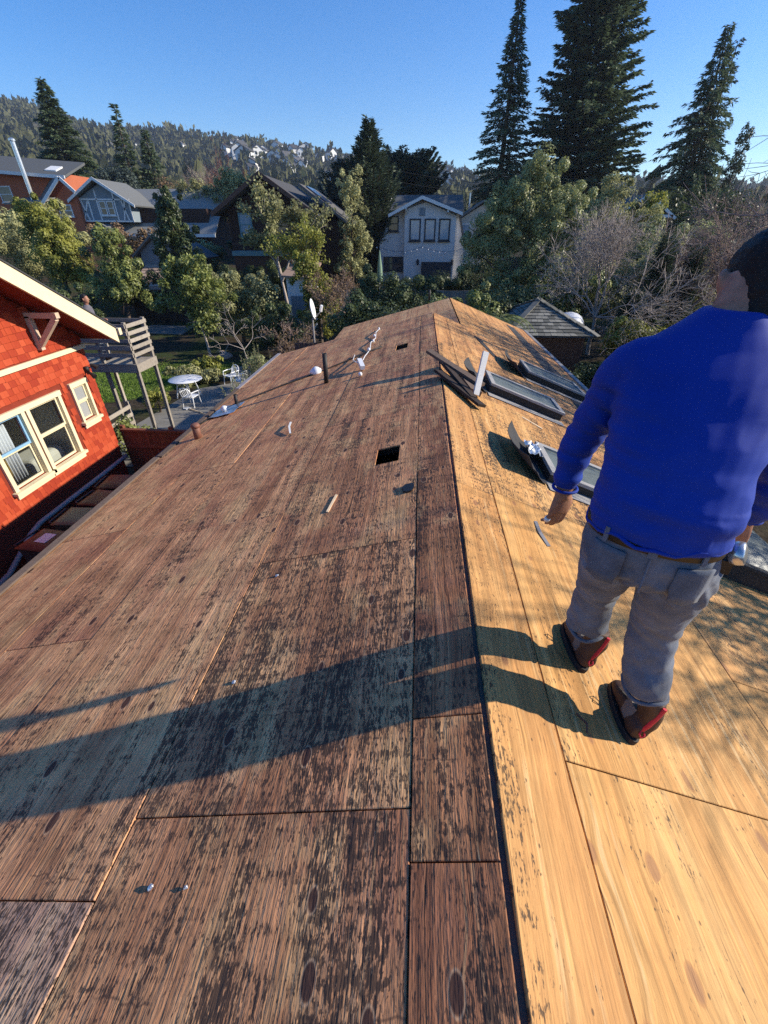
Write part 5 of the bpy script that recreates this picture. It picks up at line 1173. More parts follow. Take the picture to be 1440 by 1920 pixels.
# hip-roofed garage on the right
hb = B('garage', (5.2, 17, 0), 'low garage with a hipped roof of weathered tiles on the right')
m = MB(); m.box(3.4,6.1,17.9,21.8,0,2.27); hb.put(m, 'wall', 'brown_trim')  # dark wall colour stands in for the shade under the eave
C_ = [Vector((3.0,17.5,2.30)), Vector((6.4,17.5,2.30)), Vector((6.4,22.1,2.30)), Vector((3.0,22.1,2.30))]; A0, A1 = Vector((4.55,19.7,3.26)), Vector((4.6,20.0,3.26))
random.seed(3)
def tile_face(a, b_, t0, t1, n, nm):
    """courses of tiles from eave edge a-b up to top edge t0-t1"""
    for i in range(n):
        u0, u1 = i/n, min(1, (i+1.15)/n); p, q = a.lerp(t0, u0), b_.lerp(t1, u0); r, s_ = b_.lerp(t1, u1), a.lerp(t0, u1)
        nrm = (q-p).cross(s_-p); nrm = nrm.normalized() if nrm.length > 1e-6 else Vector((0,0,1)); nrm = nrm if nrm.z > 0 else -nrm
        w = (q-p).length; k = max(1, int(w/.24)); m = MB()
        for j in range(k):
            f0, f1 = (j+.02)/k, (j+.98)/k; lf = nrm*(.035+random.uniform(0, .012))
            m.prism([p.lerp(q, f0)+lf, p.lerp(q, f1)+lf, s_.lerp(r, f1)+nrm*.012, s_.lerp(r, f0)+nrm*.012], -nrm*.012)
        o = hb.put(m, nm, 'slate_w'); tag(o, kind='stuff')
M['slate_w'] = shingle_mat('weathered_tile', [(.10,.10,.085), (.18,.175,.15), (.26,.25,.21)])
m = MB(); V_ = [*C_, A0, A1]; m.add(V_, [(0,1,4),(1,2,5,4),(2,3,5),(3,0,4,5),(0,3,2,1)]); m.v = [(x, y, z-.03) for x, y, z in m.v]; hb.put(m, 'roof', 'slate_d')
tile_face(C_[0], C_[1], A0, A0, 11, 'tile_course'); tile_face(C_[1], C_[2], A0, A1, 11, 'tile_course'); tile_face(C_[3], C_[0], A1, A0, 11, 'tile_course')
for a, c in ((A0, C_[0]), (A0, C_[1]), (A1, C_[2]), (A1, C_[3])):
    for i in range(9):
        p, q = a.lerp(c, i/9), a.lerp(c, (i+1.1)/9); m = MB(); m.bar(p+Vector((0,0,.07)), q+Vector((0,0,.045)), .22, .03); hb.put(m, 'hip_tile', 'slate_w')
dm = empty('dome_skylight', (6.3, 20.9, 2.2), 0, 'pale round dome beyond the tiled hip roof', 'dome'); m = MB(); m.lathe([(.62,0),(.60,.12),(.5,.3),(.3,.43),(.08,.48)], 20); m.build('dome', M['white_plastic'], dm, True); m = MB(); m.lathe([(.66,-1.6),(.66,.02)], 20); m.build('collar', M['greypipe'], dm)
# back fences
def plank_fence(x0, x1, y, h, label, mat='redwood', w=.16):
    n = int((x1-x0)/w); z0 = min(gzf(x0, y), gzf(x1, y)); e = empty('plank_fence', ((x0+x1)/2, y, z0), 0, label, 'fence'); c = (x0+x1)/2
    for i in range(n): m = MB(); m.box(x0+i*w-c, x0+(i+1)*w-.012-c, -.012, .012, 0, h+random.uniform(-.015,.015)); m.build('plank', M[mat], e)
    m = MB(); m.box(x0-c, x1-c, .014, .06, h*.8, h*.8+.09); m.build('rail', M[mat], e); return e
plank_fence(-19, -9, 29.5, 1.8, 'dark board fence behind the lawn garden', 'dark', .2)
plank_fence(-9, 3, 31, 1.7, 'board fence in front of the pale grey house', 'greywood', .25)
plank_fence(-3.9, -2.3, 12.9, 2.9, 'short brown board screen behind the far corner of the roof', 'old_wood', .14)

# ------------------------------------------------------------------ garden on the left
m = MB(); ring = [(-12.6+3.4*math.cos(a)+.5*math.sin(2*a), 20.6+5.2*math.sin(a), .006) for a in np.linspace(0, 2*math.pi, 40)[:-1]]
m.prism(ring, (0,0,.012)); tag(m.build('lawn', M['lawn'], None), kind='structure', label='oval garden lawn')
m = MB(); m.prism([(-10.2,10.3,.004),(-4.6,10.3,.004),(-4.6,18.6,.004),(-7.4,19.2,.004),(-9.6,17.4,.004)], (0,0,.012)); tag(m.build('patio', M['pave'], None), kind='structure', label='shaded paved patio')
m = MB(); m.prism([(-8.3+1.0*math.cos(a), 23+4.2*math.sin(a), .008) for a in np.linspace(0, 2*math.pi, 30)[:-1]], (0,0,.03)); tag(m.build('path', M['pave'], None), kind='structure', label='curved grey garden path')
m = MB(); m.prism([(-17.5,26.6,.44),(-14.5,26.4,.42),(-14.5,28.2,.56),(-17.5,28.4,.58)], (0,0,.02)); tag(m.build('garden_path', M['pave'], None), kind='structure', label='paved strip beyond the lawn')
g_ = np.random.default_rng(1); n = 26000; a = g_.random(n)*2*math.pi; r_ = np.sqrt(g_.random(n))
P = np.stack([-12.6+3.35*r_*np.cos(a)+.5*np.sin(2*a)*r_, 20.6+5.15*r_*np.sin(a), np.full(n, .015)], 1)
V, F = leaf_quads(P, np.stack([g_.normal(0,.35,n), g_.normal(0,.35,n), np.ones(n)], 1), g_.normal(0,1,(n,3)), g_.uniform(.05,.11,n), g_.uniform(.012,.02,n)*1.6)
tag(np_mesh('grass', V, F, LM['grass'], None, g_.random(n)), 'short green grass of the oval lawn', 'grass', kind='stuff')
gt = empty('garden_table', (-9.45, 16.4, 0), 0, 'round white plastic garden table on the patio', 'table')
m = MB(); m.lathe([(.02,.70),(.62,.70),(.64,.715),(.62,.735),(.02,.738)], 28); m.build('tabletop', M['white_plastic'], gt, True)
for k in range(4): a = k*math.pi/2+.6; m = MB(); m.tube([(.30*math.cos(a),.30*math.sin(a),.70),(.46*math.cos(a),.46*math.sin(a),0.01)], [.028,.022], 8); m.build('leg', M['white_plastic'], gt)
def chair(x, y, rz, label):
    e = empty('garden_chair', (x, y, 0), rz, label, 'chair', 'white plastic garden chairs')
    m = MB(); m.prism([(-.25,-.24,.42),(.25,-.24,.42),(.27,.24,.44),(-.27,.24,.44)], (0,0,.025)); m.build('seat', M['white_plastic'], e)
    for k in range(5): m = MB(); xx = -.16+k*.08; m.bar((xx,-.23,.45),(xx*1.12,-.34,.80),.045,.012,(0,1,0)); m.build('slat', M['white_plastic'], e)
    m = MB(); m.tube([(-.25,-.24,.44),(-.255,-.33,.72),(-.17,-.365,.85),(0,-.375,.88),(.17,-.365,.85),(.255,-.33,.72),(.25,-.24,.44)], .02, 8); m.build('back_frame', M['white_plastic'], e)
    for s in (-1, 1):
        m = MB(); m.tube([(.27*s,-.31,.66),(.30*s,-.05,.66),(.29*s,.2,.64),(.27*s,.23,.45)], .02, 8); m.build('armrest', M['white_plastic'], e)
        for yy, y2 in ((.22,.27),(-.22,-.29)): m = MB(); m.tube([(.24*s,yy,.43),(.27*s,y2,.005)], [.024,.018], 8); m.build('leg', M['white_plastic'], e)
    e.scale = (.88, .88, .88); return e
chair(-8.85, 15.4, R(-8), 'white plastic garden chair pulled up in front of the round table')
chair(-8.35, 18.2, R(150), 'white plastic garden chair by the rosemary at the roof edge')
chair(-7.75, 17.6, R(75), 'white plastic garden chair half hidden by the roof edge')
sv = empty('spade', (-8.7, 14.9, .02), R(60), 'white bladed shovel lying on the patio', 'shovel'); m = MB(); m.bar((0,-.8,.03),(0,.1,.03),.03,.03); m.build('handle', M['pale_wood'], sv)
m = MB(); m.prism([(-.11,.1,.01),(.11,.1,.01),(.12,.3,.01),(0,.42,.01),(-.12,.3,.01)], (0,0,.02)); m.build('blade', M['white_wood'], sv)
def rock(x, y, r, label):
    m = MB(); 
    for i in range(8):
        for j in range(12):
            t, p = (i+.5)/8*math.pi, j/12*2*math.pi; v = Vector((math.sin(t)*math.cos(p), math.sin(t)*math.sin(p), .7*math.cos(t))); m.v.append(tuple(v*r*(1+.35*mnoise.noise(v*1.6+Vector((x,y,0))))))
    m.f += [(i*12+j, i*12+(j+1)%12, (i+1)*12+(j+1)%12, (i+1)*12+j) for i in range(7) for j in range(12)]; m.f += [tuple(range(12)), tuple(range(84,96))]
    o = m.build('rock', M['pinkrock'], None, True); o.location = (x, y, r*.3); return tag(o, label, 'rock')
M['pinkrock'] = plain('rock', (.34, .26, .22), .9, .15, .3, 3, .5)
rock(-10.35, 22.5, .36, 'pinkish boulder beside the small pale-trunked tree'); rock(-10.9, 23.4, .22, 'small stone behind the pinkish boulder')
# dish on a post beyond the roof
ds = empty('satellite_dish', (-3.4, 13.3, 0), 0, 'white satellite dish on a thin post behind the roof', 'satellite dish')
m = MB(); m.tube([(0,0,0),(0,0,3.5)], .025, 8); m.build('post', M['greypipe'], ds)
m = MB(); m.lathe([(.02,0),(.15,.012),(.28,.045),(.36,.09),(.37,.095),(.36,.10),(.28,.06),(.02,.02)], 24); o = m.build('dish', M['white_plastic'], ds, True); o.location = (-.02,-.05,3.74); o.rotation_euler = (R(12), R(80), R(12)); o.scale = (.75,.62,.75)
m = MB(); m.tube([(0,0,3.45),(.08,-.06,3.5),(.30,-.10,3.72)], .014, 6); m.build('arm', M['greypipe'], ds); m = MB(); m.bar((.28,-.1,3.70),(.33,-.14,3.86),.06,.06); m.build('receiver', M['white_plastic'], ds)
# power line and pole
pl = empty('utility_pole', (-12.8, 85, gzf(-12.8, 85)), 0, 'thin utility pole standing far behind the brown house', 'utility pole')
m = MB(); m.tube([(0,0,0),(0,0,11.5)], [.18,.12], 8); m.build('pole', M['bark'], pl); m = MB(); m.box(-1.2,1.2,-.08,.08,10.6,10.8); m.build('crossarm', M['bark'], pl)
for i, dz in enumerate((0, .8)):
    m = MB(); m.tube([(-9+24*t, 50+4*t, 11.4-dz-2.2*t-.6*math.sin(math.pi*t)) for t in np.linspace(0, 1, 14)], .014, 4)
    tag(m.build('power_line', M['iron'], None), ['upper power line crossing in front of the round dark tree', 'lower power line crossing in front of the round dark tree'][i], 'wire')
um = empty('patio_umbrella', (-3.55, 38.5, gzf(-3.55, 38.5)), 0, 'closed pale green patio umbrella beside the pale grey house', 'umbrella')
m = MB(); m.tube([(0,0,0),(0,0,3.1)], .03, 8); m.build('pole', M['white_paint'], um); m = MB(); m.lathe([(.22,1.0),(.24,1.3),(.19,2.0),(.1,2.6),(.03,3.1)], 12); m.build('canopy', M['sage'] if 'sage' in M else plain('sage_cloth', (.22,.32,.22), .8, .2, .1, 3, .1), um)

# ------------------------------------------------------------------ trees and shrubs
put_conifer('redwood_tree', 'slender pointed redwood, left of the three tall conifers on the right', 7.9, 60, 21.4, 5.4, 1, LM['redwood'], n_br=380, dens=11, droop=.45, leaf=.42, prof=lambda t: (1-t)**.95*(.95+.08*math.sin(t*42)), gap=.06)
put_conifer('redwood_tree', 'broad massive redwood, largest of the tall conifers', 16.2, 60, 26.5, 6.6, 2, LM['redwood'], n_br=520, dens=15, droop=.3, leaf=.5, prof=lambda t: min(1, (1-t)**.5*1.1)*(.95+.09*math.sin(t*17+1)), up=.3, lean=(-.9, 0), width=.33)
put_conifer('spruce_tree', 'sparse leaning spruce with drooping boughs, right of the tall conifers', 25.6, 55, 18.0, 6.6, 3, LM['redwood'], n_br=320, dens=11, droop=.75, leaf=.40, prof=lambda t: (1-t)**.95, lean=(-.6, 0), gap=.15)
put_conifer('spruce_tree', 'thin second spire rising beside the leaning spruce', 26.3, 56, 17.2, 3.4, 31, LM['deep'], n_br=150, dens=15, droop=.6, leaf=.36, lean=(.3, 0), gap=.2)
put_broad('ivy_tree', 'dark ivy covered trunk beside the leaning spruce', 28.9, 54, [(0,0,h,.9-.03*h,.9,1.2) for h in (4,5.5,7,8.5,10)]+[(.4,0,3,1.6,1.4,1.6)], 5000, .22, 4, LM['deep'])
put_conifer('fir_tree', 'wide dark conifer in front of the hill on the far left', -51.5, 75, 16.0, 6.0, 5, LM['redwood'], n_br=210, dens=16, droop=.35, leaf=.55, base=6.5)
put_conifer('pine_tree', 'slim open conifer left of the two beyond the timbered house', -45.2, 80, 15.0, 2.9, 6, LM['redwood'], n_br=120, dens=15, leaf=.55, droop=.3, gap=.2, base=6)
put_conifer('pine_tree', 'lower open conifer right of the two beyond the timbered house', -42.6, 82, 12.5, 3.6, 7, LM['redwood'], n_br=120, dens=15, leaf=.55, droop=.4, gap=.2, base=6)
put_conifer('cypress_tree', 'tall dense cypress rising in the middle behind the ivy column', -5.0, 46, 11.2, 2.3, 8, LM['deep'], n_br=260, dens=26, droop=-.5, up=.75, leaf=.34, z0=.03, prof=lambda t: min(1, (1-t)*1.6)**.8, fluff=.8)
put_conifer('cypress_tree', 'lower second cypress leaning against the tall one', -7.2, 46.5, 8.6, 2.3, 9, LM['blue'], n_br=230, dens=24, droop=-.4, up=.7, leaf=.32, z0=.03, prof=lambda t: min(1, (1-t)*2.0)**.7, fluff=.8)
put_conifer('cedar_tree', 'round spiky dark cedar behind the pale grey house', -2.3, 62, 8.4, 4.2, 10, LM['deep'], n_br=200, dens=24, droop=-.2, up=.55, leaf=.48, z0=.05, prof=lambda t: (max(0, 1-((t-.35)/.68)**2))**.5, fluff=.8)
put_broad('ivy_tree', 'tall ivy covered column in front of the cypress', -5.6, 38, [(0,0,h,1.25-.06*h,1.1,1.1) for h in (2,3.3,4.6,5.9,7.0)]+[(-.6,0,2.4,1.1,1,1.2),(.7,.2,3.6,.8,.8,1)], 9000, .17, 11, LM['olive'])
put_broad('pittosporum_tree', 'large clipped grey-green tree in front of the redwoods', 5.2, 30, [(.35,0,7.0,1.5,1.4,1.6),(-1.2,-.3,5.5,1.5,1.3,1.5),(2.2,-.2,5.7,1.6,1.4,1.5),(3.1,-.3,4.6,1.1,1.2,1.3),(.4,-.6,4.7,1.7,1.4,1.6),(-1.7,-.5,3.6,1.5,1.3,1.4),(1.4,-.8,3.0,1.7,1.3,1.4),(-.6,-.9,2.0,1.7,1.2,1.4),(2.6,-.4,2.8,1.2,1.1,1.2)], 70000, .12, 12, LM['pitt'], trunk=.2, sub=26, subr=.34)
put_broad('yew_bush', 'yellow-green conifer bush beside the red house roof', -23.6, 30, [(0,0,1.8,2.1,1.8,1.6),(.1,0,3.1,1.7,1.5,1.4),(-.2,0,4.3,1.2,1.1,1.2),(.9,0,2.2,1.4,1.2,1.4)], 24000, .15, 13, LM['ygreen'], cat='shrub', sub=22, subr=.34, base=1.9)
put_broad('yew_bush', 'green conifer bush in the middle of the three beyond the lawn', -18.6, 28, [(0,0,1.4,1.7,1.5,1.5),(.1,0,2.8,1.35,1.2,1.3),(.1,0,4.1,.9,.8,1.1),(.7,0,1.6,1.2,1.1,1.3)], 20000, .15, 14, LM['mid'], cat='shrub', sub=22, subr=.34, base=.9)
put_broad('yew_bush', 'tall dark green bush in front of the brown house', -15.5, 30, [(0,0,2,1.6,1.4,1.6),(0,0,3.6,1.4,1.2,1.4),(.1,0,5.0,1.1,1,1.2),(.2,0,6.0,.7,.7,.8)], 20000, .15, 15, LM['dark'], cat='shrub', sub=20, subr=.36, base=.9)
put_broad('citrus_tree', 'small leafy tree with a thin pale trunk by the lawn', -10.75, 21.8, [(-.2,0,1.9,.9,.9,.8),(-.5,.1,2.9,1.2,1.1,.9),(.3,0,3.2,1.1,1.1,.9),(-.2,0,4.0,.9,.9,.8),(-.9,0,3.6,.8,.8,.7)], 13000, .15, 16, LM['mid'], 'palebark', .07, sub=16, outw=.4)
put_broad('garden_shrub', 'yellowish rounded shrub behind the small leafy tree', -10.2, 25, [(0,0,1.6,1.5,1.3,1.3),(1.1,0,2.4,1.3,1.2,1.1),(-.9,0,2.6,1.2,1.1,1.1)], 12000, .14, 17, LM['olive'], cat='shrub')
put_bare('open_tree', 'thin open tree with tufts of leaves before the brown house', -9.2, 31.5, 7.4, 18, 'palebark', leaves=(LM['olive'], 5200, .22), levels=4, r0=.13, spread=.4, up=.45, first=.3)
put_bare('open_tree', 'slender leafy tree right of the brown gable', -7.2, 30.5, 5.8, 181, 'palebark', leaves=(LM['ygreen'], 3600, .2), levels=4, r0=.1, spread=.42, up=.4, first=.3)
put_broad('vine_mass', 'bright yellow-green vine climbing below the brown house', -5.7, 25, [(0,0,1.6,.9,.8,1.1),(-.2,0,2.8,.8,.7,1),(-.7,0,3.8,.6,.6,.8),(.4,0,2.1,.8,.7,.9)], 9000, .15, 19, LM['ygreen'], cat='vine', outw=.5)
put_bare('bare_bush', 'bare grey twiggy bush in front of the ivy column', -4.0, 24, 4.2, 20, 'twig', levels=5, kids=3, r0=.05, spread=.55, first=.2, leaves=(LM['brown'], 1500, .12), cat='shrub')
put_bare('bare_bush', 'brown twiggy bush behind the satellite dish', -5.4, 16.5, 3.0, 21, 'twig', levels=5, kids=4, r0=.04, spread=.65, first=.2, leaves=(LM['brown'], 2600, .10), cat='shrub')
put_bare('bare_bush', 'arching leafless shrub left of the dish', -8.2, 20.5, 2.9, 22, 'palebark', levels=4, kids=3, r0=.035, spread=.75, first=.22, cat='shrub')
for i, (x, y, cl, mt, lab) in enumerate([
    (-1.6, 21, [(0,0,1.6,2.2,1.4,1.3),(1.6,0,2.0,1.4,1.2,1.1),(-1.6,.4,1.9,1.3,1.2,1.2)], 'dark', 'dark evergreen hedge behind the rear roof, left part'),
    (1.3, 20.5, [(0,0,1.9,1.6,1.3,1.4),(1.1,0,2.3,1.0,1,1.0)], 'mid', 'leafy green shrub peeping over the rear roof'),
    (3.6, 21.5, [(0,0,1.7,1.8,1.3,1.5),(1.3,0,1.3,1.4,1.2,1.2)], 'dark', 'dark shrub below the clipped tree'),
    (-2.9, 27, [(0,0,1.6,1.5,1.2,1.5),(1.3,0,1.8,1.2,1.1,1.2),(2.7,.3,1.7,1.3,1.1,1.2)], 'dark', 'dark shrubs along the fence below the pale grey house'),
    (-12.2, 33.2, [(0,0,1.3,1.6,1,1.3),(2.0,0,1.5,1.5,1,1.4),(-1.6,0,1.2,1.2,1,1.2)], 'dark', 'dark shrubs in front of the brown house porch'),
    (1.2, 34, [(0,0,1.2,1.6,1,1.3),(2.2,0,1.4,1.5,1,1.4),(-2.2,0,1.0,1.4,1,1.1)], 'dark', 'dark hedge in front of the fence of the pale grey house'),
    (-7.0, 22.5, [(0,0,1.3,1.2,1,1.2),(-1.1,.3,1.1,1.1,1,1)], 'dark', 'dark shrub beside the curved path'),
    (-12.6, 27.5, [(0,0,1.2,1.5,1.1,1.2),(1.5,0,1.4,1.3,1.1,1.2),(3.0,.2,1.1,1.2,1,1.1)], 'dark', 'dark shrub border at the back of the lawn'),
    (-21.6, 26.5, [(0,0,1.4,1.4,1.1,1.4),(1.3,0,1.1,1.2,1,1.1)], 'dark', 'dark shrub at the foot of the yew bushes'),
    (-27.5, 33, [(0,0,2.2,2,1.5,2.2),(-1,0,3.6,1.6,1.4,1.4)], 'olive', 'grey-brown shrub above the red house roof at the left edge'),
    (9.0, 20, [(0,0,1.4,1.4,1.2,1.3),(1.4,.2,1.1,1.3,1.1,1.1)], 'ygreen', 'yellow-green shrub beyond the tiled garage'),
    (7.4, 27.5, [(0,0,1.6,1.5,1.2,1.5),(1.6,0,2.0,1.5,1.2,1.6)], 'mid', 'green shrub below the pale leafless tree'),
    (11.0, 28.5, [(0,0,2.0,1.6,1.3,1.8),(2.0,0,2.6,1.7,1.3,1.9),(3.9,0,2.0,1.6,1.3,1.8)], 'olive', 'grey-green shrubs between the two leafless trees'),
    (16.6, 29.5, [(0,0,2.2,1.8,1.4,2.0),(2.4,0,2.6,1.9,1.4,2.0)], 'mid', 'green shrubs behind the leafless tree by the man'),
    (13.8, 34, [(0,0,3.6,1.7,1.3,1.5),(2.0,0,3.2,1.8,1.3,1.6),(4.2,0,3.6,1.8,1.4,1.7)], 'pale', 'pale leafy tree in front of the white trussed gable'),
    (12.2, 20.5, [(0,0,1.5,1.7,1.3,1.5),(2.0,0,1.4,1.6,1.3,1.4),(3.6,.2,1.7,1.5,1.3,1.4)], 'dark', 'dark shrub bank behind the man\'s shoulder'),
    (6.2, 16.3, [(0,0,1.0,1.2,.8,.9),(1.5,.2,1.3,1.2,.9,1.1),(-1.6,.2,.8,1.1,.8,.8)], 'dark', 'dark shrubs in the shade before the garage wall'),
    (9.5, 15, [(0,0,1.1,1.6,1.3,1.1),(1.7,-.6,1.0,1.6,1.3,1.1),(-.2,-2.2,.8,1.4,1.3,.9)], 'dark', 'dark ivy bank in the shade right of the garage'),
    (-7.5, 19.2, [(0,0,.5,.5,.5,.5)], 'pale', 'small pale shrub by the path'),
    (-10.3, 18.2, [(0,0,.35,.9,.6,.4),(.8,.3,.3,.6,.5,.35)], 'olive', 'low grey shrub behind the garden table'),
    (-10.2, 19.9, [(0,0,.4,.7,.5,.4)], 'ygreen', 'low yellow-green plant at the lawn edge'),
    (-8.6, 10.7, [(0,0,.7,.6,.4,.5),(.5,.2,.6,.4,.4,.4)], 'mid', 'green bush behind the board gate'),
    (-9.7, 14.6, [(0,0,.5,.5,.4,.4)], 'ygreen', 'yellow flowering plant under the deck')]):
    nn = int(3600*sum(c[3]*c[5] for c in cl))+500
    put_broad('garden_shrub', lab, x, y, cl, min(nn, 22000), .13 if y > 18 else .09, 200+i, LM[mt], cat='shrub', trunk=.05)
# rosemary spikes by the eave
for i, (x, y, k, lab) in enumerate(((-6.9, 17.4, 26, 'spiky pale rosemary bush at the roof edge'), (-6.6, 14.8, 14, 'smaller spiky pale plant nearer along the roof edge'))):
    e = empty('rosemary', (x, y, 0), 0, lab, 'plant'); g_ = np.random.default_rng(60+i); P, D = [], []
    S = []
    for q in range(k):
        bx, by = g_.normal(0, .3, 2); tx, ty = g_.normal(0, .12, 2); hh = g_.uniform(1.0, 1.9)*(1 if i == 0 else .7); S += path_segs([(bx, by, 0), (bx+tx, by+ty, hh)], .012, .004)
        u = g_.uniform(.25, 1, 90); P.append(np.stack([bx+tx*u, by+ty*u, hh*u], 1)); D.append(np.stack([g_.normal(0, 1, 90), g_.normal(0, 1, 90), np.full(90, .9)], 1))
    V, F = seg_mesh(S, 3); np_mesh('stem', V, F, M['twig'], e); P, D = np.concatenate(P), np.concatenate(D); V, F = leaf_quads(P, D, g_.normal(0, 1, P.shape), .09, .022); np_mesh('foliage', V, F, LM['pale'], e, g_.random(len(P)))
# tree fern
e = empty('tree_fern', (2.5, 16.4, 0), 0, 'tree fern with arching fronds beside the garage', 'tree'); m = MB(); m.tube([(0,0,0),(.05,0,1.6),(0,0,3.05)], [.12,.1,.09], 8); m.build('trunk', M['bark'], e)
g_ = np.random.default_rng(77)
for k in range(13):
    a = k*2.4; L = 1.25*g_.uniform(.8, 1.15); q = np.linspace(0, 1, 26); px, py, pz = np.cos(a)*L*q, np.sin(a)*L*q, 3.05+.6*L*q-.95*L*q**2.1; P, D = [], []
    for s in (-1, 1): P.append(np.stack([px, py, pz], 1)); D.append(np.stack([-math.sin(a)*s+.35*math.cos(a)*np.ones(26), math.cos(a)*s+.35*math.sin(a)*np.ones(26), -.25*np.ones(26)], 1))
    P, D = np.concatenate(P), np.concatenate(D); V, F = leaf_quads(P, D, np.tile([[0, 0, 1.]], (52, 1))+g_.normal(0, .15, (52, 3)), np.tile(.30*np.sin(np.pi*np.clip(q*.9+.1, 0, 1))+.03, 2), .06); V2, F2 = seg_mesh(path_segs(list(zip(px, py, pz)), .014, .004), 4); np_mesh('frond', np.concatenate([V, V2]), np.concatenate([F, F2+len(V)]), LM['mid'], e, np.concatenate([g_.uniform(.3, .9, 52), np.full(len(F2), .2)]))
# bare and leafy trees on the right
put_bare('bare_tree', 'pale leafless tree in front of the broad redwood', 8.6, 24, 7.0, 40, 'palebark', levels=6, kids=4, r0=.11, spread=.62, up=.12, first=.25, base=.1)
put_bare('bare_tree', 'greyish leafless tree just left of the man\'s head', 12.9, 24.5, 7.4, 41, 'twig', levels=6, kids=4, r0=.12, spread=.7, up=.05, first=.25, base=.1)
put_bare('bare_tree', 'leafless tree behind the man\'s head at the right edge', 17.0, 26, 7.8, 42, 'twig', levels=6, kids=4, r0=.12, spread=.65, up=.1, first=.25, base=.1)
put_broad('leafy_tree', 'olive green tree behind the pale leafless tree', 12.5, 38, [(0,0,4.6,2,1.5,1.6),(-2.0,0,5.2,1.6,1.3,1.5),(1.9,0,4.4,1.7,1.4,1.4),(.3,0,6.4,1.2,1.1,1.2),(-1.5,0,3.2,1.7,1.4,1.4),(2.6,0,2.8,1.7,1.4,1.4)], 17000, .17, 43, LM['olive'], outw=.4, fill=.5)
put_broad('leafy_tree', 'yellow-green tree beside the white trussed gable', 15.3, 39, [(0,0,5.2,1.1,1,1.0),(.9,0,5.9,.9,.9,.8),(-.6,0,4.2,1.2,1,1.1)], 6000, .18, 44, LM['ygreen'], outw=.4)
put_broad('leafy_tree', 'pale green airy tree at the right edge', 21.8, 31, [(0,0,4.6,2.0,1.5,1.5),(1.9,0,5.6,1.8,1.5,1.5),(-1.2,0,3.4,1.6,1.4,1.4),(2.6,0,3.6,2.0,1.5,1.6),(3.4,0,7.2,1.3,1.2,1.2)], 15000, .18, 45, LM['pale'], outw=.35, fill=.55)
put_bare('bare_tree', 'wispy tree top rising above the pale green tree', 23.2, 33, 9.2, 46, 'twig', levels=5, kids=3, r0=.1, spread=.38, up=.5, first=.3, leaves=(LM['pale'], 900, .16))
for i, (x, y, h, r, lab) in enumerate([(10.15, 22.3, 5.0, .48, 'narrow dark cypress, tallest of the columns in the middle right'), (11.75, 22.8, 4.4, .42, 'narrow dark cypress right of the tallest column'), (9.1, 21.6, 3.0, .42, 'short dark cypress column left of the tallest')]):
    put_conifer('column_cypress', lab, x, y, h, r, 50+i, LM['deep'], 'narrow cypress columns', n_br=170, dens=34, droop=-.9, up=1.4, leaf=.17, z0=.02, prof=lambda t: min(1, (1-t)*3)**.7, fluff=.9)
# woodland behind the houses on the left
for i, (x, y, cl, mt, n, lab) in enumerate([
    (-33, 66, [(0,0,3.5,3,2.5,2.6),(2.4,0,3,2.4,2,2.2)], 'brown', 7000, 'russet leafless-looking tree behind the timbered house'),
    (-27.5, 62, [(0,0,4,2.6,2.2,2.4),(2.5,0,4.4,2.4,2,2.2)], 'brown', 7000, 'brownish winter tree over the ridge of the timbered house'),
    (-23, 56, [(0,0,4.4,2.4,2,2.2),(1.8,0,5.6,2.0,1.8,1.8),(-1.6,0,5.2,1.8,1.6,1.7)], 'olive', 8000, 'grey-green tree between the timbered and the brown house'),
    (-19.4, 55, [(0,0,4.6,2.3,2,2.2),(1.4,0,6.2,1.9,1.7,1.8),(-1.0,0,7.0,1.4,1.3,1.3)], 'olive', 8000, 'taller grey-green tree left of the brown gable'),
    (-39, 64, [(0,0,4.2,2.6,2.2,2.4),(1.6,0,5.4,1.8,1.7,1.8)], 'blue', 7000, 'bluish evergreen behind the orange gable'),
    (-15.5, 44, [(0,0,2.4,1.8,1.5,2),(1.2,0,3.4,1.4,1.2,1.4)], 'dark', 6000, 'dark shrub left of the brown house'),
    (-18.5, 40, [(0,0,2.0,1.7,1.4,1.8),(-1.6,0,2.2,1.5,1.3,1.6)], 'olive', 6000, 'grey shrub behind the small grey shed'),
    (-24.5, 42, [(0,0,1.8,2.0,1.5,1.8),(2.2,0,1.6,1.8,1.4,1.6),(-2.4,0,2,1.8,1.4,1.8)], 'brown', 7000, 'reddish brown shrubs below the timbered house'),
    (-31, 40, [(0,0,2.6,2.4,1.8,2.2),(-2.6,0,3.0,2,1.6,2.2)], 'olive', 8000, 'grey-brown trees below the orange house'),
    (-4.6, 56, [(0,0,4.2,2.0,1.8,2.2)], 'dark', 4000, 'dark tree between the cypress and the pale grey house'),
    (4.9, 43, [(0,0,3.0,1.0,.9,1.6)], 'dark', 2500, 'dark shrub at the right corner of the pale grey house'),
    (21, 48, [(0,0,4.0,2.6,2,2.4),(3.4,0,3.8,2.6,2,2.4),(6.5,0,4.2,2.6,2,2.4)], 'dark', 9000, 'dark trees at the foot of the leaning spruce'),
    (12, 52, [(0,0,3.6,2.6,2,2.4),(3.2,0,3.2,2.4,2,2.2)], 'dark', 7000, 'dark trees at the foot of the broad redwood'),
    (31, 40, [(0,0,4.2,2.6,2,2.4),(-2.6,0,3.6,2.4,2,2.2)], 'pale', 8000, 'pale green trees low at the right edge')]):
    put_broad('background_tree', lab, x, y, cl, n, .24, 300+i, LM[mt], group='trees between the background houses', outw=.5, fill=.4)
put_bare('winter_tree', 'reddish leafless tree rising above the brown house on the left', -20.9, 60, 12.0, 47, 'redtwig', levels=6, kids=3, r0=.16, spread=.35, up=.55, first=.26, base=2.6)
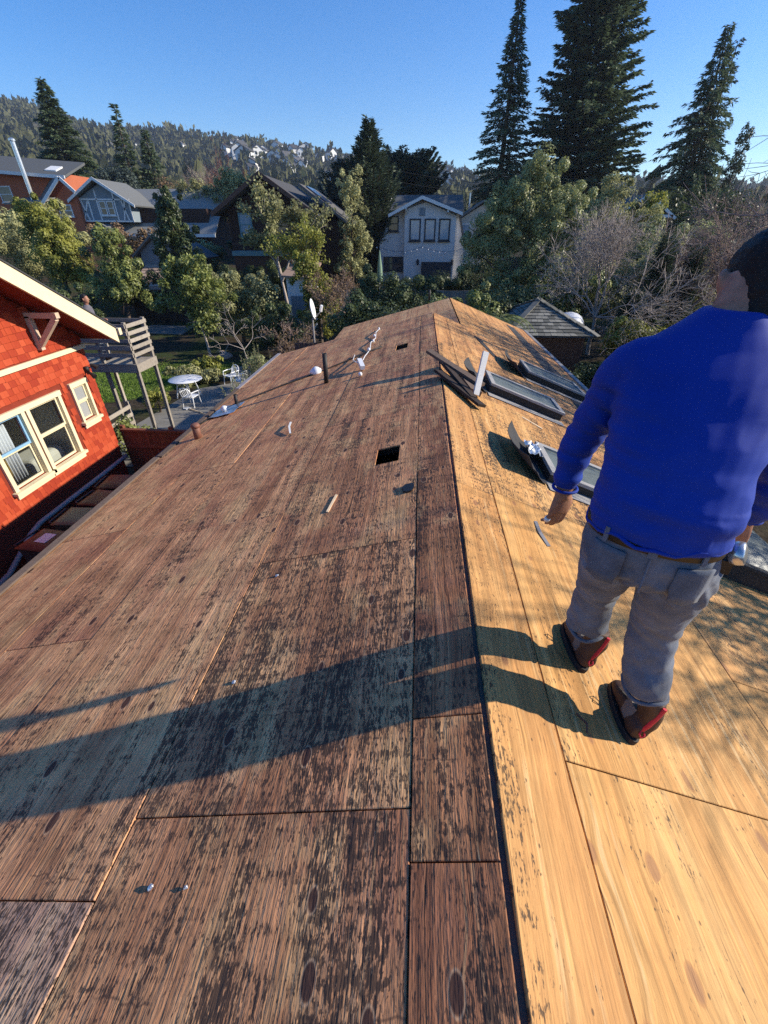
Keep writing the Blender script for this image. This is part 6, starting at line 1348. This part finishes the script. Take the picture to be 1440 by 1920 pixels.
put_bare('winter_tree', 'red-stemmed leafless shrub between the yew bushes', -20.9, 31, 4.6, 48, 'redtwig', levels=5, kids=3, r0=.05, spread=.4, up=.5, first=.25, cat='shrub')
put_bare('winter_tree', 'pale leafless tree above the ridge of the timbered house', -26, 64, 8.6, 49, 'palebark', levels=6, kids=3, r0=.14, spread=.45, up=.45, first=.25)
put_bare('winter_tree', 'leafless tree left of the reddish one before the hill', -31, 70, 8.4, 491, 'twig', levels=6, kids=3, r0=.14, spread=.5, up=.4, first=.25)
# trees off to the right whose twig shadows fall on the roof
put_bare('bare_tree', 'leafless tree beside the house on the right, casting twig shadows on the roof', 9.4, 3.0, 7.9, 52, 'twig', levels=6, kids=4, r0=.13, spread=.5, up=.12, first=.28, rmin=.005)
put_bare('bare_tree', 'second leafless tree farther along the right side, casting streaks of shadow', 9.6, 8.2, 9.0, 53, 'twig', levels=6, kids=4, r0=.16, spread=.6, up=.15, first=.28)
put_bare('bare_tree', 'third leafless tree along the right side, shading the far skylights', 11.0, 12.4, 10.0, 54, 'twig', levels=6, kids=4, r0=.18, spread=.6, up=.15, first=.28)

# ------------------------------------------------------------------ wooded hillside with houses
g_ = np.random.default_rng(5); n = 9000
yy = 150+750*g_.random(n)**.75; qq = g_.uniform(-.95, .75, n); xx = qq*yy
crest = g_.random(n) < .16; yy = np.where(crest, g_.uniform(850, 905, n), yy); xx = qq*yy
zz = hillz(xx, yy); hh = g_.uniform(6, 13, n)*np.where(g_.random(n) < .25, 1.35, 1); ww = hh*g_.uniform(.28, .5, n)
K = 13; u = g_.random((n, K)); az = g_.random((n, K))*6.283
P = np.stack([xx[:, None]+np.cos(az)*ww[:, None]*(1-u**1.3)*g_.uniform(.3, 1, (n, K)), yy[:, None]+np.sin(az)*ww[:, None]*(1-u)*.8, zz[:, None]+hh[:, None]*u*.92], 2).reshape(-1, 3)
N3 = len(P); nn = np.stack([np.cos(az), np.sin(az), np.full((n, K), .5)], 2).reshape(-1, 3)+g_.normal(0, .4, (N3, 3)); s_ = np.repeat(hh*.34, K)
V, F = leaf_quads(P-np.stack([np.zeros(N3), np.zeros(N3), s_*.4], 1), np.cross(nn, g_.normal(0, 1, (N3, 3)))*.5+np.array([[0, 0, 1.]]), nn, s_*g_.uniform(.7, 1.3, N3), s_*.75)
tag(np_mesh('hillside_woods', V, F, LM['far'], None, np.repeat(g_.normal(.45, .2, n), K)+g_.normal(0, .1, N3)), 'woods covering the far hillside', 'woods', kind='stuff')
def far_house():
    e = empty('hillside_house', (0, 0, -500), 0, 'tiny pale house among the trees on the far hillside', 'house', 'houses on the far hillside')
    m = MB(); m.prism([(-5,-4,-3),(5,-4,-3),(5,-4,4.5),(0,-4,7.5),(-5,-4,4.5)], (0,8,0)); m.build('wall', M['white_paint'], e)
    for s in (-1, 1): m = MB(); m.prism([(0,-4.6,7.75),(5.8*s,-4.6,4.3),(5.8*s,4.6,4.3),(0,4.6,7.75)], (0,0,.5)); m.build('roof', M['slate_d'], e)
    for x in (-2.6, 2.2): m = MB(); m.box(x-.9,x+.9,-4.12,-4.02,.6,3.0); m.build('window', M['glassd'], e)
    return e
M['far_beige'] = plain('far_beige', (.62, .56, .47), .8, .2, .15, .1, 0)
fh = far_house(); k = 0; random.seed(9)
while k < 110:
    if k < 80: q = random.uniform(-.37, -.15)
    elif k < 104: q = random.uniform(-.03, .12)
    else: q = random.uniform(-.66, -.4)
    y = random.uniform(420, 870); x = q*y
    c = fh if k == 0 else copy_tree(fh); c.location = (x, y, float(hillz(np.array(x), np.array(y)))+random.uniform(2, 6)); s = random.uniform(.6, 1.1); c.scale = (s*random.uniform(.8, 1.4), s, s); c.rotation_euler = (0, 0, random.uniform(-.9, .9)); k += 1
# haze over the valley
g = G('haze'); pv = g.n('ShaderNodeVolumePrincipled', {'Color': (.72, .82, 1.0), 'Density': .00026, 'Anisotropy': .3}); g.put(g.out.inputs['Volume'], pv.outputs[0])
m = MB(); m.box(-1500, 1500, -2200, 1400, -70, 222); hz = m.build('haze', g.m, None); tag(hz, 'thin blue haze over the valley', 'haze', kind='stuff')
